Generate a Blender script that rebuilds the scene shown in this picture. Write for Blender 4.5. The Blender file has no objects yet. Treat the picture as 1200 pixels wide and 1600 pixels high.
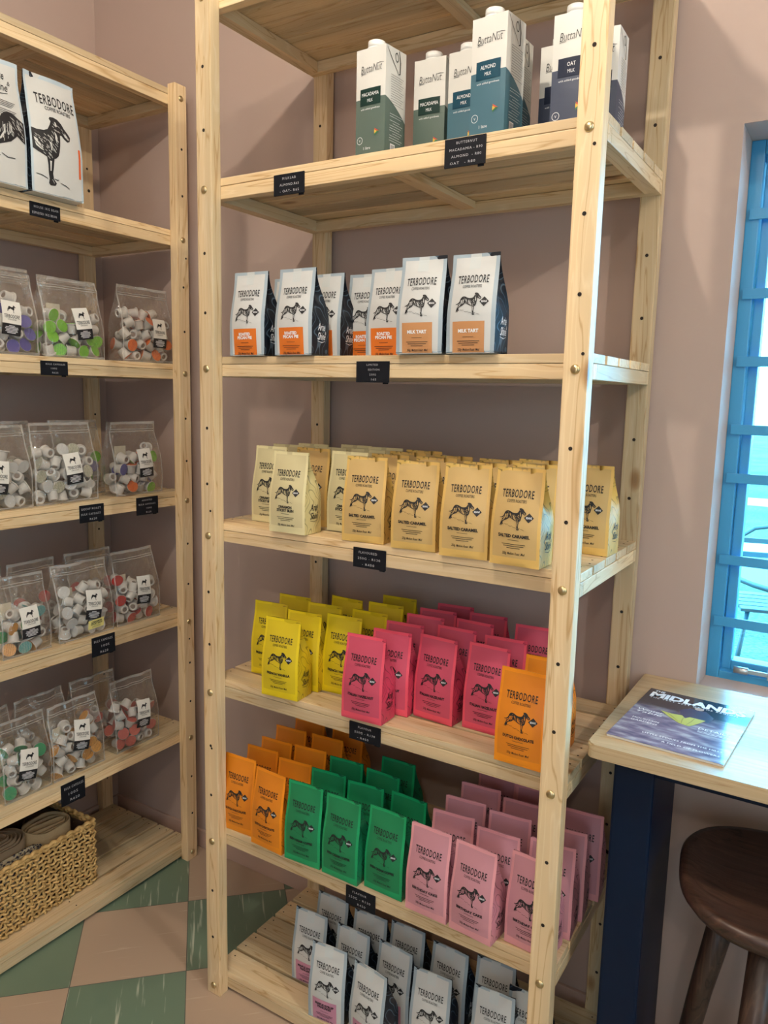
import bpy, bmesh, math, random
from math import sin, cos, pi, radians
from mathutils import Vector, Matrix, noise

scn = bpy.context.scene
col = scn.collection
# ------------------------------------------------------------------ camera
YAW, PITCH, ROLL, FPX = .5543, -.1498, .0223, 1208.7
CAM = Vector((1.308, -1.2985, 1.5322))
fw = Vector((-sin(YAW) * cos(PITCH), cos(YAW) * cos(PITCH), sin(PITCH)))
rt = Vector((cos(YAW), sin(YAW), 0))
up = rt.cross(fw)
rr = rt * cos(ROLL) + up * sin(ROLL)
uu = -rt * sin(ROLL) + up * cos(ROLL)
cam_data = bpy.data.cameras.new('camera')
cam_data.sensor_fit = 'HORIZONTAL'
cam_data.sensor_width = 36
cam_data.lens = 36 * FPX / 1200
cam_data.clip_start = .02
cam = bpy.data.objects.new('camera', cam_data)
col.objects.link(cam)
M = Matrix((rr, uu, -fw)).transposed().to_4x4()
M.translation = CAM
cam.matrix_world = M
scn.camera = cam
# ------------------------------------------------------------------ world, lights, exposure
w = bpy.data.worlds.new('cool_light')
scn.world = w
w.use_nodes = True
w.node_tree.nodes['Background'].inputs[0].default_value = (.13, .58, 1.0, 1)
w.node_tree.nodes['Background'].inputs[1].default_value = 28
scn.view_settings.view_transform = 'Standard'
scn.view_settings.look = 'None'
scn.view_settings.exposure = 0.0
scn.view_settings.gamma = 1
scn.cycles.transparent_max_bounces = 32


def lamp(name, loc, power, color=(1, .885, .735), r=.03):
    l = bpy.data.lights.new(name, 'POINT')
    l.energy = power
    l.color = color
    l.shadow_soft_size = r
    o = bpy.data.objects.new(name, l)
    o.location = loc
    col.objects.link(o)
    return o


def spot(name, loc, aim, power, size, color=(1, .84, .66), r=.03, blend=.5):
    l = bpy.data.lights.new(name, 'SPOT')
    l.energy = power
    l.color = color
    l.shadow_soft_size = r
    l.spot_size = radians(size)
    l.spot_blend = blend
    o = bpy.data.objects.new(name, l)
    o.location = loc
    o.rotation_euler = (Vector(aim) - Vector(loc)).to_track_quat('-Z', 'Y').to_euler()
    col.objects.link(o)
    return o


lamp('ceiling_lamp', (.60, -.75, 2.80), 36, r=.025)
lamp('ceiling_lamp', (2.83, -.75, 2.95), 76, r=.03)
lamp('ceiling_lamp', (.70, -2.5, 2.85), 20, r=.05)
lamp('ceiling_lamp', (1.9, -2.9, 2.85), 34, r=.05)
# daylight portal in the blue window opening, emits nothing itself
dl = bpy.data.lights.new('window_daylight', 'AREA')
dl.shape = 'RECTANGLE'
dl.size, dl.size_y = .94, 1.15
dl.energy = 9
dl.color = (.35, .72, 1)
do = bpy.data.objects.new('window_daylight', dl)
do.location = (1.52, .66, 1.49)
do.rotation_euler = (radians(-90), 0, 0)
col.objects.link(do)
dl.cycles.is_portal = True


def cool_light(loc, rot, sx, sy, power, color):  # unseen area light added as bluish fill for the racks
    a = bpy.data.lights.new('added_cool_fill', 'AREA')
    a.shape = 'RECTANGLE'
    a.size, a.size_y = sx, sy
    a.energy = power
    a.color = color
    o = bpy.data.objects.new('added_cool_fill', a)
    o.location = loc
    o.rotation_euler = rot
    col.objects.link(o)


cool_light((1.9, -3.88, 1.55), (radians(90), 0, 0), 1.3, 1.5, 19, (.55, .80, 1))      # added cool fill at the far wall, which has no door
cool_light((3.48, -.9, 1.50), (radians(90), 0, radians(90)), 1.0, 1.2, 20, (.38, .78, 1))     # second added fill, at the windowless right-hand wall


# ------------------------------------------------------------------ helpers
def mat(name, color, rough=.5, metal=0, spec=.5, trans=0, coat=0):
    m = bpy.data.materials.new(name)
    m.use_nodes = True
    b = m.node_tree.nodes['Principled BSDF']
    b.inputs['Base Color'].default_value = (*color, 1)
    b.inputs['Roughness'].default_value = rough
    b.inputs['Metallic'].default_value = metal
    b.inputs['Specular IOR Level'].default_value = spec
    b.inputs['Transmission Weight'].default_value = trans
    b.inputs['Coat Weight'].default_value = coat
    return m


def nd(m, t, **kw):
    n = m.node_tree.nodes.new(t)
    for k, v in kw.items():
        setattr(n, k, v)
    return n


def lk(m, a, b):
    m.node_tree.links.new(a, b)


def bump(m, scale, strength, dist=.002, detail=4, coord='Object', stretch=None):
    b = m.node_tree.nodes['Principled BSDF']
    tc = nd(m, 'ShaderNodeTexCoord')
    no = nd(m, 'ShaderNodeTexNoise')
    no.inputs['Scale'].default_value = scale
    no.inputs['Detail'].default_value = detail
    src = tc.outputs[coord]
    if stretch:
        mp = nd(m, 'ShaderNodeMapping')
        mp.inputs['Scale'].default_value = stretch
        lk(m, src, mp.inputs[0])
        src = mp.outputs[0]
    lk(m, src, no.inputs['Vector'])
    bp = nd(m, 'ShaderNodeBump')
    bp.inputs['Strength'].default_value = strength
    bp.inputs['Distance'].default_value = dist
    lk(m, no.outputs[0], bp.inputs['Height'])
    lk(m, bp.outputs[0], b.inputs['Normal'])
    return no


def ramp(m, fac, stops, interp='LINEAR'):
    r = nd(m, 'ShaderNodeValToRGB')
    r.color_ramp.interpolation = interp
    e = r.color_ramp.elements
    while len(e) < len(stops):
        e.new(.5)
    for i, (p, c) in enumerate(stops):
        e[i].position = p
        e[i].color = (*c, 1)
    lk(m, fac, r.inputs[0])
    return r


def wood(name, axis, c1, c2, c3, rough=.45, tint=(1, 1, 1), knots=True, coat=0):
    """pine grain running along axis (0 x, 1 y, 2 z) in the object's own space"""
    m = mat(name, c1, rough, coat=coat)
    b = m.node_tree.nodes['Principled BSDF']
    tc = nd(m, 'ShaderNodeTexCoord')
    oi = nd(m, 'ShaderNodeObjectInfo')
    add = nd(m, 'ShaderNodeVectorMath', operation='MULTIPLY_ADD')
    cmb = nd(m, 'ShaderNodeCombineXYZ')
    for i in range(3):
        lk(m, oi.outputs['Random'], cmb.inputs[i])
    add.inputs[1].default_value = (7.3, 5.1, 9.7)
    lk(m, cmb.outputs[0], add.inputs[0])
    lk(m, tc.outputs['Object'], add.inputs[2])
    mp = nd(m, 'ShaderNodeMapping')
    s = [9, 9, 9]
    s[axis] = .55
    mp.inputs['Scale'].default_value = s
    lk(m, add.outputs[0], mp.inputs[0])
    n1 = nd(m, 'ShaderNodeTexNoise')
    n1.inputs['Scale'].default_value = 2.2
    n1.inputs['Detail'].default_value = 3
    n1.inputs['Distortion'].default_value = .4
    lk(m, mp.outputs[0], n1.inputs['Vector'])
    mul = nd(m, 'ShaderNodeMath', operation='MULTIPLY')
    mul.inputs[1].default_value = 15
    lk(m, n1.outputs[0], mul.inputs[0])
    fr = nd(m, 'ShaderNodeMath', operation='PINGPONG')
    fr.inputs[1].default_value = 1
    lk(m, mul.outputs[0], fr.inputs[0])
    r = ramp(m, fr.outputs[0], [(0, c2), (.16, c1), (.8, c1), (1, c3)])
    # large tonal blotches and fine fibre
    n2 = nd(m, 'ShaderNodeTexNoise')
    n2.inputs['Scale'].default_value = .9
    n2.inputs['Detail'].default_value = 5
    lk(m, mp.outputs[0], n2.inputs['Vector'])
    r2 = ramp(m, n2.outputs[0], [(.34, (.68, .71, .73)), (.50, (.93, .93, .92)), (.62, (1.05, 1.02, .97))])
    mx = nd(m, 'ShaderNodeMix', data_type='RGBA', blend_type='MULTIPLY')
    mx.inputs[0].default_value = 1
    lk(m, r.outputs[0], mx.inputs[6])
    lk(m, r2.outputs[0], mx.inputs[7])
    out = mx.outputs[2]
    # per-board tone
    hs = nd(m, 'ShaderNodeHueSaturation')
    mr = nd(m, 'ShaderNodeMapRange')
    mr.inputs[3].default_value = .80
    mr.inputs[4].default_value = 1.08
    lk(m, oi.outputs['Random'], mr.inputs[0])
    lk(m, mr.outputs[0], hs.inputs['Value'])
    lk(m, out, hs.inputs['Color'])
    out = hs.outputs[0]
    if knots:
        v = nd(m, 'ShaderNodeTexVoronoi')
        v.inputs['Scale'].default_value = 1
        v.inputs['Randomness'].default_value = 1
        mp2 = nd(m, 'ShaderNodeMapping')
        s2 = [7, 7, 7]
        s2[axis] = 3.4
        mp2.inputs['Scale'].default_value = s2
        lk(m, add.outputs[0], mp2.inputs[0])
        lk(m, mp2.outputs[0], v.inputs['Vector'])
        kr = ramp(m, v.outputs['Distance'], [(.04, (.16, .08, .035)), (.075, (.55, .36, .2)), (.12, (1, 1, 1))])
        mk = nd(m, 'ShaderNodeMix', data_type='RGBA', blend_type='MULTIPLY')
        mk.inputs[0].default_value = .8
        lk(m, out, mk.inputs[6])
        lk(m, kr.outputs[0], mk.inputs[7])
        out = mk.outputs[2]
    lk(m, out, b.inputs['Base Color'])
    bp = nd(m, 'ShaderNodeBump')
    bp.inputs['Strength'].default_value = .15
    bp.inputs['Distance'].default_value = .001
    lk(m, fr.outputs[0], bp.inputs['Height'])
    lk(m, bp.outputs[0], b.inputs['Normal'])
    return m


def new_obj(name, bm, mats, parent=None, loc=None, smooth=False):
    me = bpy.data.meshes.new(name)
    bm.normal_update()
    bm.to_mesh(me)
    bm.free()
    if not isinstance(mats, (list, tuple)):
        mats = [mats]
    for m in mats:
        me.materials.append(m)
    if smooth:
        for p in me.polygons:
            p.use_smooth = True
    o = bpy.data.objects.new(name, me)
    col.objects.link(o)
    if parent is not None:
        o.parent = parent
    if loc is not None:
        o.location = loc
    return o


def empty(name, loc=(0, 0, 0), rz=0):
    o = bpy.data.objects.new(name, None)
    o.empty_display_size = .05
    o.location = loc
    o.rotation_euler = (0, 0, rz)
    col.objects.link(o)
    return o


def tag(o, label, cat, group=None, kind=None):
    o['label'] = label
    o['category'] = cat
    if group:
        o['group'] = group
    if kind:
        o['kind'] = kind
    return o


def struct(o):
    o['kind'] = 'structure'
    return o


def dup(o, parent=None):
    c = o.copy()
    col.objects.link(c)
    if parent is not None:
        c.parent = parent
    for ch in o.children:
        dup(ch, c)
    return c


def add_box(bm, x0, x1, y0, y1, z0, z1, bev=0, mi=0, seg=2):
    vs = [bm.verts.new((x, y, z)) for z in (z0, z1) for y in (y0, y1) for x in (x0, x1)]
    F = [(0, 2, 3, 1), (4, 5, 7, 6), (0, 1, 5, 4), (2, 6, 7, 3), (0, 4, 6, 2), (1, 3, 7, 5)]
    fs = [bm.faces.new([vs[i] for i in f]) for f in F]
    for f in fs:
        f.material_index = mi
    if bev:
        es = list({e for f in fs for e in f.edges})
        r = bmesh.ops.bevel(bm, geom=es, offset=bev, segments=seg, affect='EDGES', profile=.7)
        for f in r['faces']:
            f.material_index = mi
    return fs


def add_cyl(bm, p, d, r, h, n=16, mi=0, r2=None, cap=True):
    """cylinder or cone from p along unit d"""
    d = Vector(d).normalized()
    a = d.orthogonal().normalized()
    b = d.cross(a)
    p = Vector(p)
    r2 = r if r2 is None else r2
    A = [bm.verts.new(p + (a * cos(t) + b * sin(t)) * r) for t in [2 * pi * i / n for i in range(n)]]
    B = [bm.verts.new(p + d * h + (a * cos(t) + b * sin(t)) * r2) for t in [2 * pi * i / n for i in range(n)]]
    for i in range(n):
        f = bm.faces.new((A[i], A[(i + 1) % n], B[(i + 1) % n], B[i]))
        f.material_index = mi
        f.smooth = True
    if cap:
        bm.faces.new(A[::-1]).material_index = mi
        bm.faces.new(B).material_index = mi


def add_tube(bm, pts, r, n=6, mi=0, closed=False):
    pts = [Vector(p) for p in pts]
    rings = []
    N = len(pts)
    for i, p in enumerate(pts):
        t = (pts[min(i + 1, N - 1)] - pts[max(i - 1, 0)])
        if t.length < 1e-9:
            t = Vector((0, 0, 1))
        t.normalize()
        ref = Vector((0, 0, 1)) if abs(t.z) < .9 else Vector((1, 0, 0))
        a = t.cross(ref).normalized()
        b = t.cross(a)
        rad = r(i / (N - 1)) if callable(r) else r
        rings.append([bm.verts.new(p + (a * cos(q) + b * sin(q)) * rad) for q in [2 * pi * k / n for k in range(n)]])
    for i in range(N - 1):
        for k in range(n):
            f = bm.faces.new((rings[i][k], rings[i][(k + 1) % n], rings[i + 1][(k + 1) % n], rings[i + 1][k]))
            f.smooth = True
            f.material_index = mi
    bm.faces.new(rings[0][::-1]).material_index = mi
    bm.faces.new(rings[-1]).material_index = mi


_tc = {}


def text_tris(s, size=1, xs=1, shear=0, bold=0.0, spacing=1.0, align='CENTER'):
    """2D verts + faces of a line of text (em size = size), baseline at 0"""
    k = (s, xs, shear, bold, spacing, align)
    if k not in _tc:
        cu = bpy.data.curves.new('t', 'FONT')
        cu.body = s
        cu.size = 1
        cu.shear = shear
        cu.offset = bold
        cu.space_character = spacing
        cu.align_x = align
        cu.resolution_u = 2
        ob = bpy.data.objects.new('t', cu)
        col.objects.link(ob)
        dg = bpy.context.evaluated_depsgraph_get()
        me = bpy.data.meshes.new_from_object(ob.evaluated_get(dg))
        vs = [(v.co.x * xs, v.co.y) for v in me.vertices]
        fs = [tuple(p.vertices) for p in me.polygons]
        bpy.data.objects.remove(ob)
        bpy.data.curves.remove(cu)
        bpy.data.meshes.remove(me)
        _tc[k] = (vs, fs)
    vs, fs = _tc[k]
    return [(x * size, y * size) for x, y in vs], fs


class Print:
    """collects flat artwork (u, v) and maps it on to a surface function S(u, v, off)"""

    def __init__(self, S):
        self.bm = bmesh.new()
        self.S = S

    def polys(self, vs, fs, mi=0, off=.0007, du=0, dv=0, rot=0):
        c, s = cos(rot), sin(rot)
        V = [self.bm.verts.new(self.S(x * c - y * s + du, x * s + y * c + dv, off)) for x, y in vs]
        for f in fs:
            try:
                self.bm.faces.new([V[i] for i in f]).material_index = mi
            except ValueError:
                pass

    def text(self, s, u, v, size, xs=1, shear=0, bold=0, mi=0, off=.0007, rot=0, spacing=1.0, align='CENTER', arc=0, fitw=None):
        vs, fs = text_tris(s, size, xs, shear, bold, spacing, align)
        if fitw:
            w_ = max(x for x, y in vs) - min(x for x, y in vs)
            k = fitw / w_
            vs = [(x * k, y) for x, y in vs]
        if arc:
            vs = [(x, y - arc * x * x) for x, y in vs]
        self.polys(vs, fs, mi, off, u, v, rot)

    def rect(self, u0, u1, v0, v1, mi=0, off=.0005, nu=8, nv=6, rot=0, cu=0, cv=0):
        vs = [(u0 + (u1 - u0) * i / nu, v0 + (v1 - v0) * j / nv) for j in range(nv + 1) for i in range(nu + 1)]
        fs = [(j * (nu + 1) + i, j * (nu + 1) + i + 1, (j + 1) * (nu + 1) + i + 1, (j + 1) * (nu + 1) + i) for j in range(nv) for i in range(nu)]
        self.polys(vs, fs, mi, off, cu, cv, rot)

    def ngon(self, pts, mi=0, off=.0007, scale=1, du=0, dv=0, rot=0):
        from mathutils.geometry import tessellate_polygon
        tr = tessellate_polygon([[Vector((x, y, 0)) for x, y in pts]])
        t = bmesh.new()
        vv = [t.verts.new((x * scale, y * scale, 0)) for x, y in pts]
        for f in tr:
            try:
                t.faces.new([vv[i] for i in f])
            except ValueError:
                pass
        for _ in range(5):      # fine enough to follow the bulge of the surface
            lg = [e for e in t.edges if e.calc_length() > .007]
            if not lg:
                break
            bmesh.ops.subdivide_edges(t, edges=lg, cuts=1)
            bmesh.ops.triangulate(t, faces=t.faces[:])
        t.verts.index_update()
        self.polys([(v.co.x, v.co.y) for v in t.verts], [tuple(v.index for v in f.verts) for f in t.faces], mi, off, du, dv, rot)
        t.free()

    def line(self, pts, wd, mi=0, off=.0009, scale=1, du=0, dv=0):
        """tapered stroke"""
        n = len(pts)
        vs = []
        for i, (x, y) in enumerate(pts):
            x0, y0 = pts[max(0, i - 1)]
            x1, y1 = pts[min(n - 1, i + 1)]
            L = math.hypot(x1 - x0, y1 - y0) or 1
            k = wd * (.35 + .65 * sin(pi * (i + .5) / n)) / 2
            nx, ny = -(y1 - y0) / L * k, (x1 - x0) / L * k
            vs += [(x * scale + nx, y * scale + ny), (x * scale - nx, y * scale - ny)]
        self.polys(vs, [(2 * i, 2 * i + 1, 2 * i + 3, 2 * i + 2) for i in range(n - 1)], mi, off, du, dv)

    def done(self, name, mats, parent):
        for f in self.bm.faces:
            f.smooth = False
        return new_obj(name, self.bm, mats, parent)


# the standing hound of the coffee label, traced as an outline in its own units (x right, y up)
_D = [(600, 603), (640, 596), (685, 608), (725, 648), (752, 700), (792, 748), (818, 786), (806, 838), (776, 857), (738, 832), (712, 800), (692, 800),
      (688, 860), (682, 930), (672, 1010), (660, 1065), (632, 1100), (612, 1112), (606, 1200), (598, 1290), (606, 1355), (640, 1400), (625, 1432),
      (572, 1438), (555, 1415), (560, 1360), (550, 1290), (545, 1200), (533, 1108), (500, 1090), (440, 1062), (390, 1032), (340, 1002), (300, 974),
      (272, 1008), (228, 1058), (172, 1088), (112, 1120), (84, 1170), (80, 1220), (118, 1250), (72, 1262), (52, 1232), (62, 1290), (8, 1290), (-12, 1265),
      (6, 1215), (16, 1160), (18, 1085), (44, 1040), (92, 1024), (122, 980), (136, 930), (96, 985), (44, 1015), (-30, 1022), (-32, 1004), (30, 986), (76, 948), (102, 900),
      (116, 840), (140, 780), (180, 735), (230, 718), (290, 730), (340, 760), (390, 786), (450, 798), (520, 790), (560, 765), (590, 700), (604, 655), (590, 630)]
DOG = [((x - 400) / 850 * 1.27, (1438 - y) / 850) for x, y in _D]
_HL = [[(400, 880), (440, 900), (470, 960), (500, 1000), (515, 1060), (470, 1040), (420, 1000)],
       [(625, 760), (650, 790), (662, 850), (650, 930), (632, 880), (622, 810)],
       [(560, 1130), (585, 1130), (580, 1280), (566, 1280)], [(150, 880), (185, 850), (180, 960), (120, 1080), (60, 1110), (140, 990)],
       [(215, 830), (250, 860), (240, 950), (200, 1010), (190, 1000), (215, 930)], [(20, 1070), (60, 1050), (40, 1120), (28, 1180)],
       [(640, 640), (660, 650), (672, 700), (655, 720), (645, 680)], [(730, 770), (770, 770), (790, 800), (750, 815)],
       [(300, 800), (345, 850), (360, 930), (320, 900)], [(560, 900), (585, 910), (600, 980), (580, 1040), (565, 980)]]
HL = [[((x - 400) / 850 * 1.27, (1438 - y) / 850) for x, y in p] for p in _HL]
_ST = [[(430, 880), (470, 930), (480, 1000)], [(410, 930), (450, 985), (500, 1030)], [(480, 830), (500, 900), (510, 980)], [(615, 740), (630, 820), (625, 900)],
       [(160, 900), (150, 960), (110, 1040)], [(225, 860), (225, 930), (205, 980)], [(560, 920), (575, 970), (572, 1020)], [(670, 660), (700, 700), (705, 722)],
       [(310, 820), (335, 870), (340, 905)], [(440, 850), (455, 900), (452, 950)], [(180, 1070), (220, 1040), (250, 1010)]]
ST = [[((x - 400) / 850 * 1.27, (1438 - y) / 850) for x, y in p] for p in _ST]
_GR = [[(130, 1220), (190, 1250), (270, 1240)], [(280, 1290), (350, 1310), (420, 1290)], [(420, 1330), (480, 1340), (540, 1365)], [(610, 1350), (650, 1360), (660, 1350)],
       [(680, 1385), (740, 1400), (790, 1425)], [(-40, 1300), (0, 1310), (60, 1305)]]
GR = [[((x - 400) / 850 * 1.27, (1438 - y) / 850) for x, y in p] for p in _GR]


def _inside(x, y, poly):
    c = False
    for i in range(len(poly)):
        (x0, y0), (x1, y1) = poly[i - 1], poly[i]
        if (y0 > y) != (y1 > y) and x < (x1 - x0) * (y - y0) / (y1 - y0) + x0:
            c = not c
    return c


# engraved look: short light hatches inside the silhouette
_rh = random.Random(12)
HATCH = []
while len(HATCH) < 120:
    x, y = _rh.uniform(-.5, .62), _rh.uniform(.04, .98)
    a = _rh.uniform(-1.0, -.5) if x > -.3 else _rh.uniform(-2.0, -1.4)
    L_ = _rh.uniform(.03, .07)
    dx, dy = cos(a) * L_, sin(a) * L_
    if all(_inside(x + dx * q + ox, y + dy * q + oy, DOG) for q in (-.5, 0, .5, 1) for ox, oy in ((0, 0), (.018, 0), (-.018, 0), (0, .018), (0, -.018))):
        HATCH.append([(x, y), (x + dx * .5 + .004, y + dy * .5), (x + dx, y + dy)])


def dog(P, u, v, size, ink=0, light=1, detail=True, off=.0007, small=False):
    P.ngon(DOG, ink, off, size, u, v)
    if detail:
        for i, h in enumerate(HL):
            if small and i in (6, 7, 9):
                continue
            P.ngon(h, light, off + .0003, size, u, v)
        for s in HATCH[:60 if small else 120]:
            P.line(s, size * .012, light, off + .0004, size, u, v)
        for s in ST:
            P.line(s, size * .012, ink, off + .0006, size, u, v)
        for g in GR:
            P.line(g, size * .014, ink, off, size, u, v)


# ------------------------------------------------------------------ materials
PINE1, PINE2, PINE3 = (.80, .605, .36), (.60, .385, .18), (.86, .68, .44)
pine = [wood('pine_along_%s' % 'xyz'[a], a, PINE1, PINE2, PINE3) for a in range(3)]
counter_wood = wood('pale_counter_wood', 0, (.62, .47, .28), (.50, .34, .18), (.68, .53, .33), rough=.36, knots=False, coat=.08)
dark_wood = wood('dark_stained_wood', 0, (.050, .024, .017), (.018, .009, .006), (.080, .040, .026), rough=.35, knots=False)
dark_wood_z = wood('dark_stained_wood_upright', 2, (.060, .032, .022), (.02, .010, .007), (.10, .055, .036), rough=.4, knots=False)
plaster = mat('pink_beige_plaster', (.46, .352, .305), .85)
bump(plaster, 14, .25, .006)
white_paint = mat('ceiling_paint', (.75, .72, .68), .9)
bump(white_paint, 20, .1)
skirt_paint = mat('skirting_paint', (.52, .36, .29), .6)
bump(skirt_paint, 20, .1)
blue_paint = mat('blue_gloss_paint', (.05, .30, .56), .35)
bump(blue_paint, 60, .12)
navy_paint = mat('navy_gloss_paint', (.001, .008, .028), .42, spec=.22)
bump(navy_paint, 8, .1)
hole_black = mat('hole_dark', (.02, .012, .008), .9)
bump(hole_black, 50, .1)
brass = mat('yellow_zinc_bolt', (.62, .5, .28), .28, metal=1)
bump(brass, 90, .1)
ink = mat('black_ink', (.012, .012, .014), .55)
bump(ink, 300, .05)
white_ink = mat('white_ink', (.85, .86, .88), .6)
bump(white_ink, 300, .05)
card_black = mat('letterboard_black', (.006, .007, .011), .6, spec=.2)
bump(card_black, 200, .15)


def bagmat(name, c, rough=.42, k=.16):
    m = mat(name, c, rough)
    n = bump(m, 26, k, .004, detail=3)
    return m


def contour_mat(name, base, line, rough=.42, wscale=30):
    m = mat(name, base, rough)
    b = m.node_tree.nodes['Principled BSDF']
    tc = nd(m, 'ShaderNodeTexCoord')
    no = nd(m, 'ShaderNodeTexNoise')
    no.inputs['Scale'].default_value = 16
    no.inputs['Detail'].default_value = 1
    lk(m, tc.outputs['Object'], no.inputs['Vector'])
    mu = nd(m, 'ShaderNodeMath', operation='MULTIPLY')
    mu.inputs[1].default_value = wscale
    lk(m, no.outputs[0], mu.inputs[0])
    pp = nd(m, 'ShaderNodeMath', operation='PINGPONG')
    pp.inputs[1].default_value = 1
    lk(m, mu.outputs[0], pp.inputs[0])
    r = ramp(m, pp.outputs[0], [(0, line), (.09, line), (.17, base), (1, base)])
    lk(m, r.outputs[0], b.inputs['Base Color'])
    return m


# ------------------------------------------------------------------ setting
WY = .462      # back wall plane
WX = -.905     # left wall plane
bm = bmesh.new()
WIN = (1.040, 2.00, .90, 2.082)
add_box(bm, WX - .2, WIN[0], WY, WY + .30, -.02, 3.02)
add_box(bm, WIN[1], 3.7, WY, WY + .30, -.02, 3.02)
add_box(bm, WIN[0], WIN[1], WY, WY + .30, -.02, WIN[2])
add_box(bm, WIN[0], WIN[1], WY, WY + .30, WIN[3], 3.02)
struct(new_obj('wall_back', bm, plaster))
bm = bmesh.new(); add_box(bm, WX - .2, WX, -3.9, WY, -.02, 3.02)
struct(new_obj('wall_left', bm, plaster))
bm = bmesh.new(); add_box(bm, 3.5, 3.7, -3.9, WY, -.02, 3.02)
struct(new_obj('wall_right', bm, plaster))
bm = bmesh.new(); add_box(bm, WX - .2, 3.7, -4.1, -3.9, -.02, 3.02)
struct(new_obj('wall_front', bm, plaster))
bm = bmesh.new(); add_box(bm, WX - .2, 3.7, -4.1, WY + .3, 3.02, 3.12)
struct(new_obj('ceiling', bm, white_paint))
bm = bmesh.new()
add_box(bm, WX, 3.5, WY - .010, WY, 0, .062, .003)
struct(new_obj('baseboard_back', bm, skirt_paint))
bm = bmesh.new()
add_box(bm, WX, WX + .010, -3.9, WY - .012, 0, .062, .003)
struct(new_obj('baseboard_left', bm, skirt_paint))

# floor: marbled vinyl tiles laid on the diagonal
fl = mat('vinyl_tile_floor', (.3, .3, .3), .32)
fb = fl.node_tree.nodes['Principled BSDF']
tc = nd(fl, 'ShaderNodeTexCoord')
mp = nd(fl, 'ShaderNodeMapping')
T = .293
mp.inputs['Scale'].default_value = (1 / T, 1 / T, 1 / T)
mp.inputs['Rotation'].default_value = (0, 0, radians(-45))
p0 = Vector((-.304, .226, 0)) / T
p0.rotate(Matrix.Rotation(radians(-45), 3, 'Z'))
mp.inputs['Location'].default_value = (-p0.x, -p0.y, .5)
lk(fl, tc.outputs['Object'], mp.inputs[0])
ck = nd(fl, 'ShaderNodeTexChecker')
ck.inputs['Scale'].default_value = 1
ck.inputs[1].default_value = (0, 0, 0, 1)
ck.inputs[2].default_value = (1, 1, 1, 1)
lk(fl, mp.outputs[0], ck.inputs[0])


def streaks(scale, lo, hi):
    m2 = nd(fl, 'ShaderNodeMapping')
    m2.inputs['Scale'].default_value = scale
    lk(fl, mp.outputs[0], m2.inputs[0])
    n = nd(fl, 'ShaderNodeTexNoise')
    n.inputs['Scale'].default_value = 1
    n.inputs['Detail'].default_value = 2.5
    n.inputs['Distortion'].default_value = .25
    lk(fl, m2.outputs[0], n.inputs['Vector'])
    r = ramp(fl, n.outputs[0], [(lo, (0, 0, 0)), (hi, (1, 1, 1))])
    return r.outputs[0]


def mixc(a, b, fac):
    x = nd(fl, 'ShaderNodeMix', data_type='RGBA')
    if isinstance(fac, float):
        x.inputs[0].default_value = fac
    else:
        lk(fl, fac, x.inputs[0])
    for k, q in ((6, a), (7, b)):
        if isinstance(q, tuple):
            x.inputs[k].default_value = (*q, 1)
        else:
            lk(fl, q, x.inputs[k])
    return x.outputs[2]


green_t = mixc((.155, .225, .160), (.50, .53, .42), streaks((24, 1.6, 1), .62, .70))
beige_t = mixc((.47, .35, .255), (.60, .49, .37), streaks((1.5, 24, 1), .66, .76))
tile = mixc(green_t, beige_t, ck.outputs[0])
# joints
br = nd(fl, 'ShaderNodeTexBrick')
br.offset = 0
br.inputs['Scale'].default_value = 1
br.inputs['Brick Width'].default_value = 1
br.inputs['Row Height'].default_value = 1
br.inputs['Mortar Size'].default_value = .004
lk(fl, mp.outputs[0], br.inputs[0])
tile = mixc(tile, (.10, .10, .085), br.outputs['Fac'])
lk(fl, tile, fb.inputs['Base Color'])
bm = bmesh.new(); add_box(bm, WX - .2, 3.7, -4.1, WY + .3, -.06, 0)
struct(new_obj('floor', bm, fl))

# ------------------------------------------------------------------ window
clear_glass = bpy.data.materials.new('window_glass')
clear_glass.use_nodes = True
nt = clear_glass.node_tree
for n in list(nt.nodes):
    nt.nodes.remove(n)
o_ = nt.nodes.new('ShaderNodeOutputMaterial')
t_ = nt.nodes.new('ShaderNodeBsdfTransparent')
g_ = nt.nodes.new('ShaderNodeBsdfGlossy')
g_.inputs['Roughness'].default_value = .02
f_ = nt.nodes.new('ShaderNodeFresnel')
x_ = nt.nodes.new('ShaderNodeMixShader')
nt.links.new(f_.outputs[0], x_.inputs[0]); nt.links.new(t_.outputs[0], x_.inputs[1]); nt.links.new(g_.outputs[0], x_.inputs[2]); nt.links.new(x_.outputs[0], o_.inputs[0])

FY = .583
bm = bmesh.new()
x0, x1, z0, z1 = WIN
add_box(bm, x0, x0 + .028, FY, FY + .07, z0 - .018, z1, .003)
add_box(bm, x1 - .028, x1, FY, FY + .07, z0 - .018, z1, .003)
add_box(bm, x0 + .028, x1 - .028, FY, FY + .07, z1 - .03, z1, .003)
add_box(bm, x0 + .028, x1 - .028, FY, FY + .07, z0 - .018, z0 + .018, .003)
wf = new_obj('window_1', bm, blue_paint)
struct(wf)
bm = bmesh.new()
sx0, sx1, sz0, sz1 = x0 + .030, x1 - .030, z0 + .020, z1 - .032
add_box(bm, sx0, sx0 + .020, FY + .015, FY + .055, sz0, sz1, .003)
add_box(bm, sx1 - .020, sx1, FY + .015, FY + .055, sz0, sz1, .003)
add_box(bm, sx0 + .02, sx1 - .02, FY + .015, FY + .055, sz1 - .022, sz1, .003)
add_box(bm, sx0 + .02, sx1 - .02, FY + .015, FY + .055, sz0, sz0 + .022, .003)
new_obj('sash', bm, blue_paint, wf)
bm = bmesh.new()
add_box(bm, sx0 + .016, sx1 - .016, FY + .034, FY + .038, sz0 + .016, sz1 - .016)
new_obj('pane', bm, clear_glass, wf)
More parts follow.
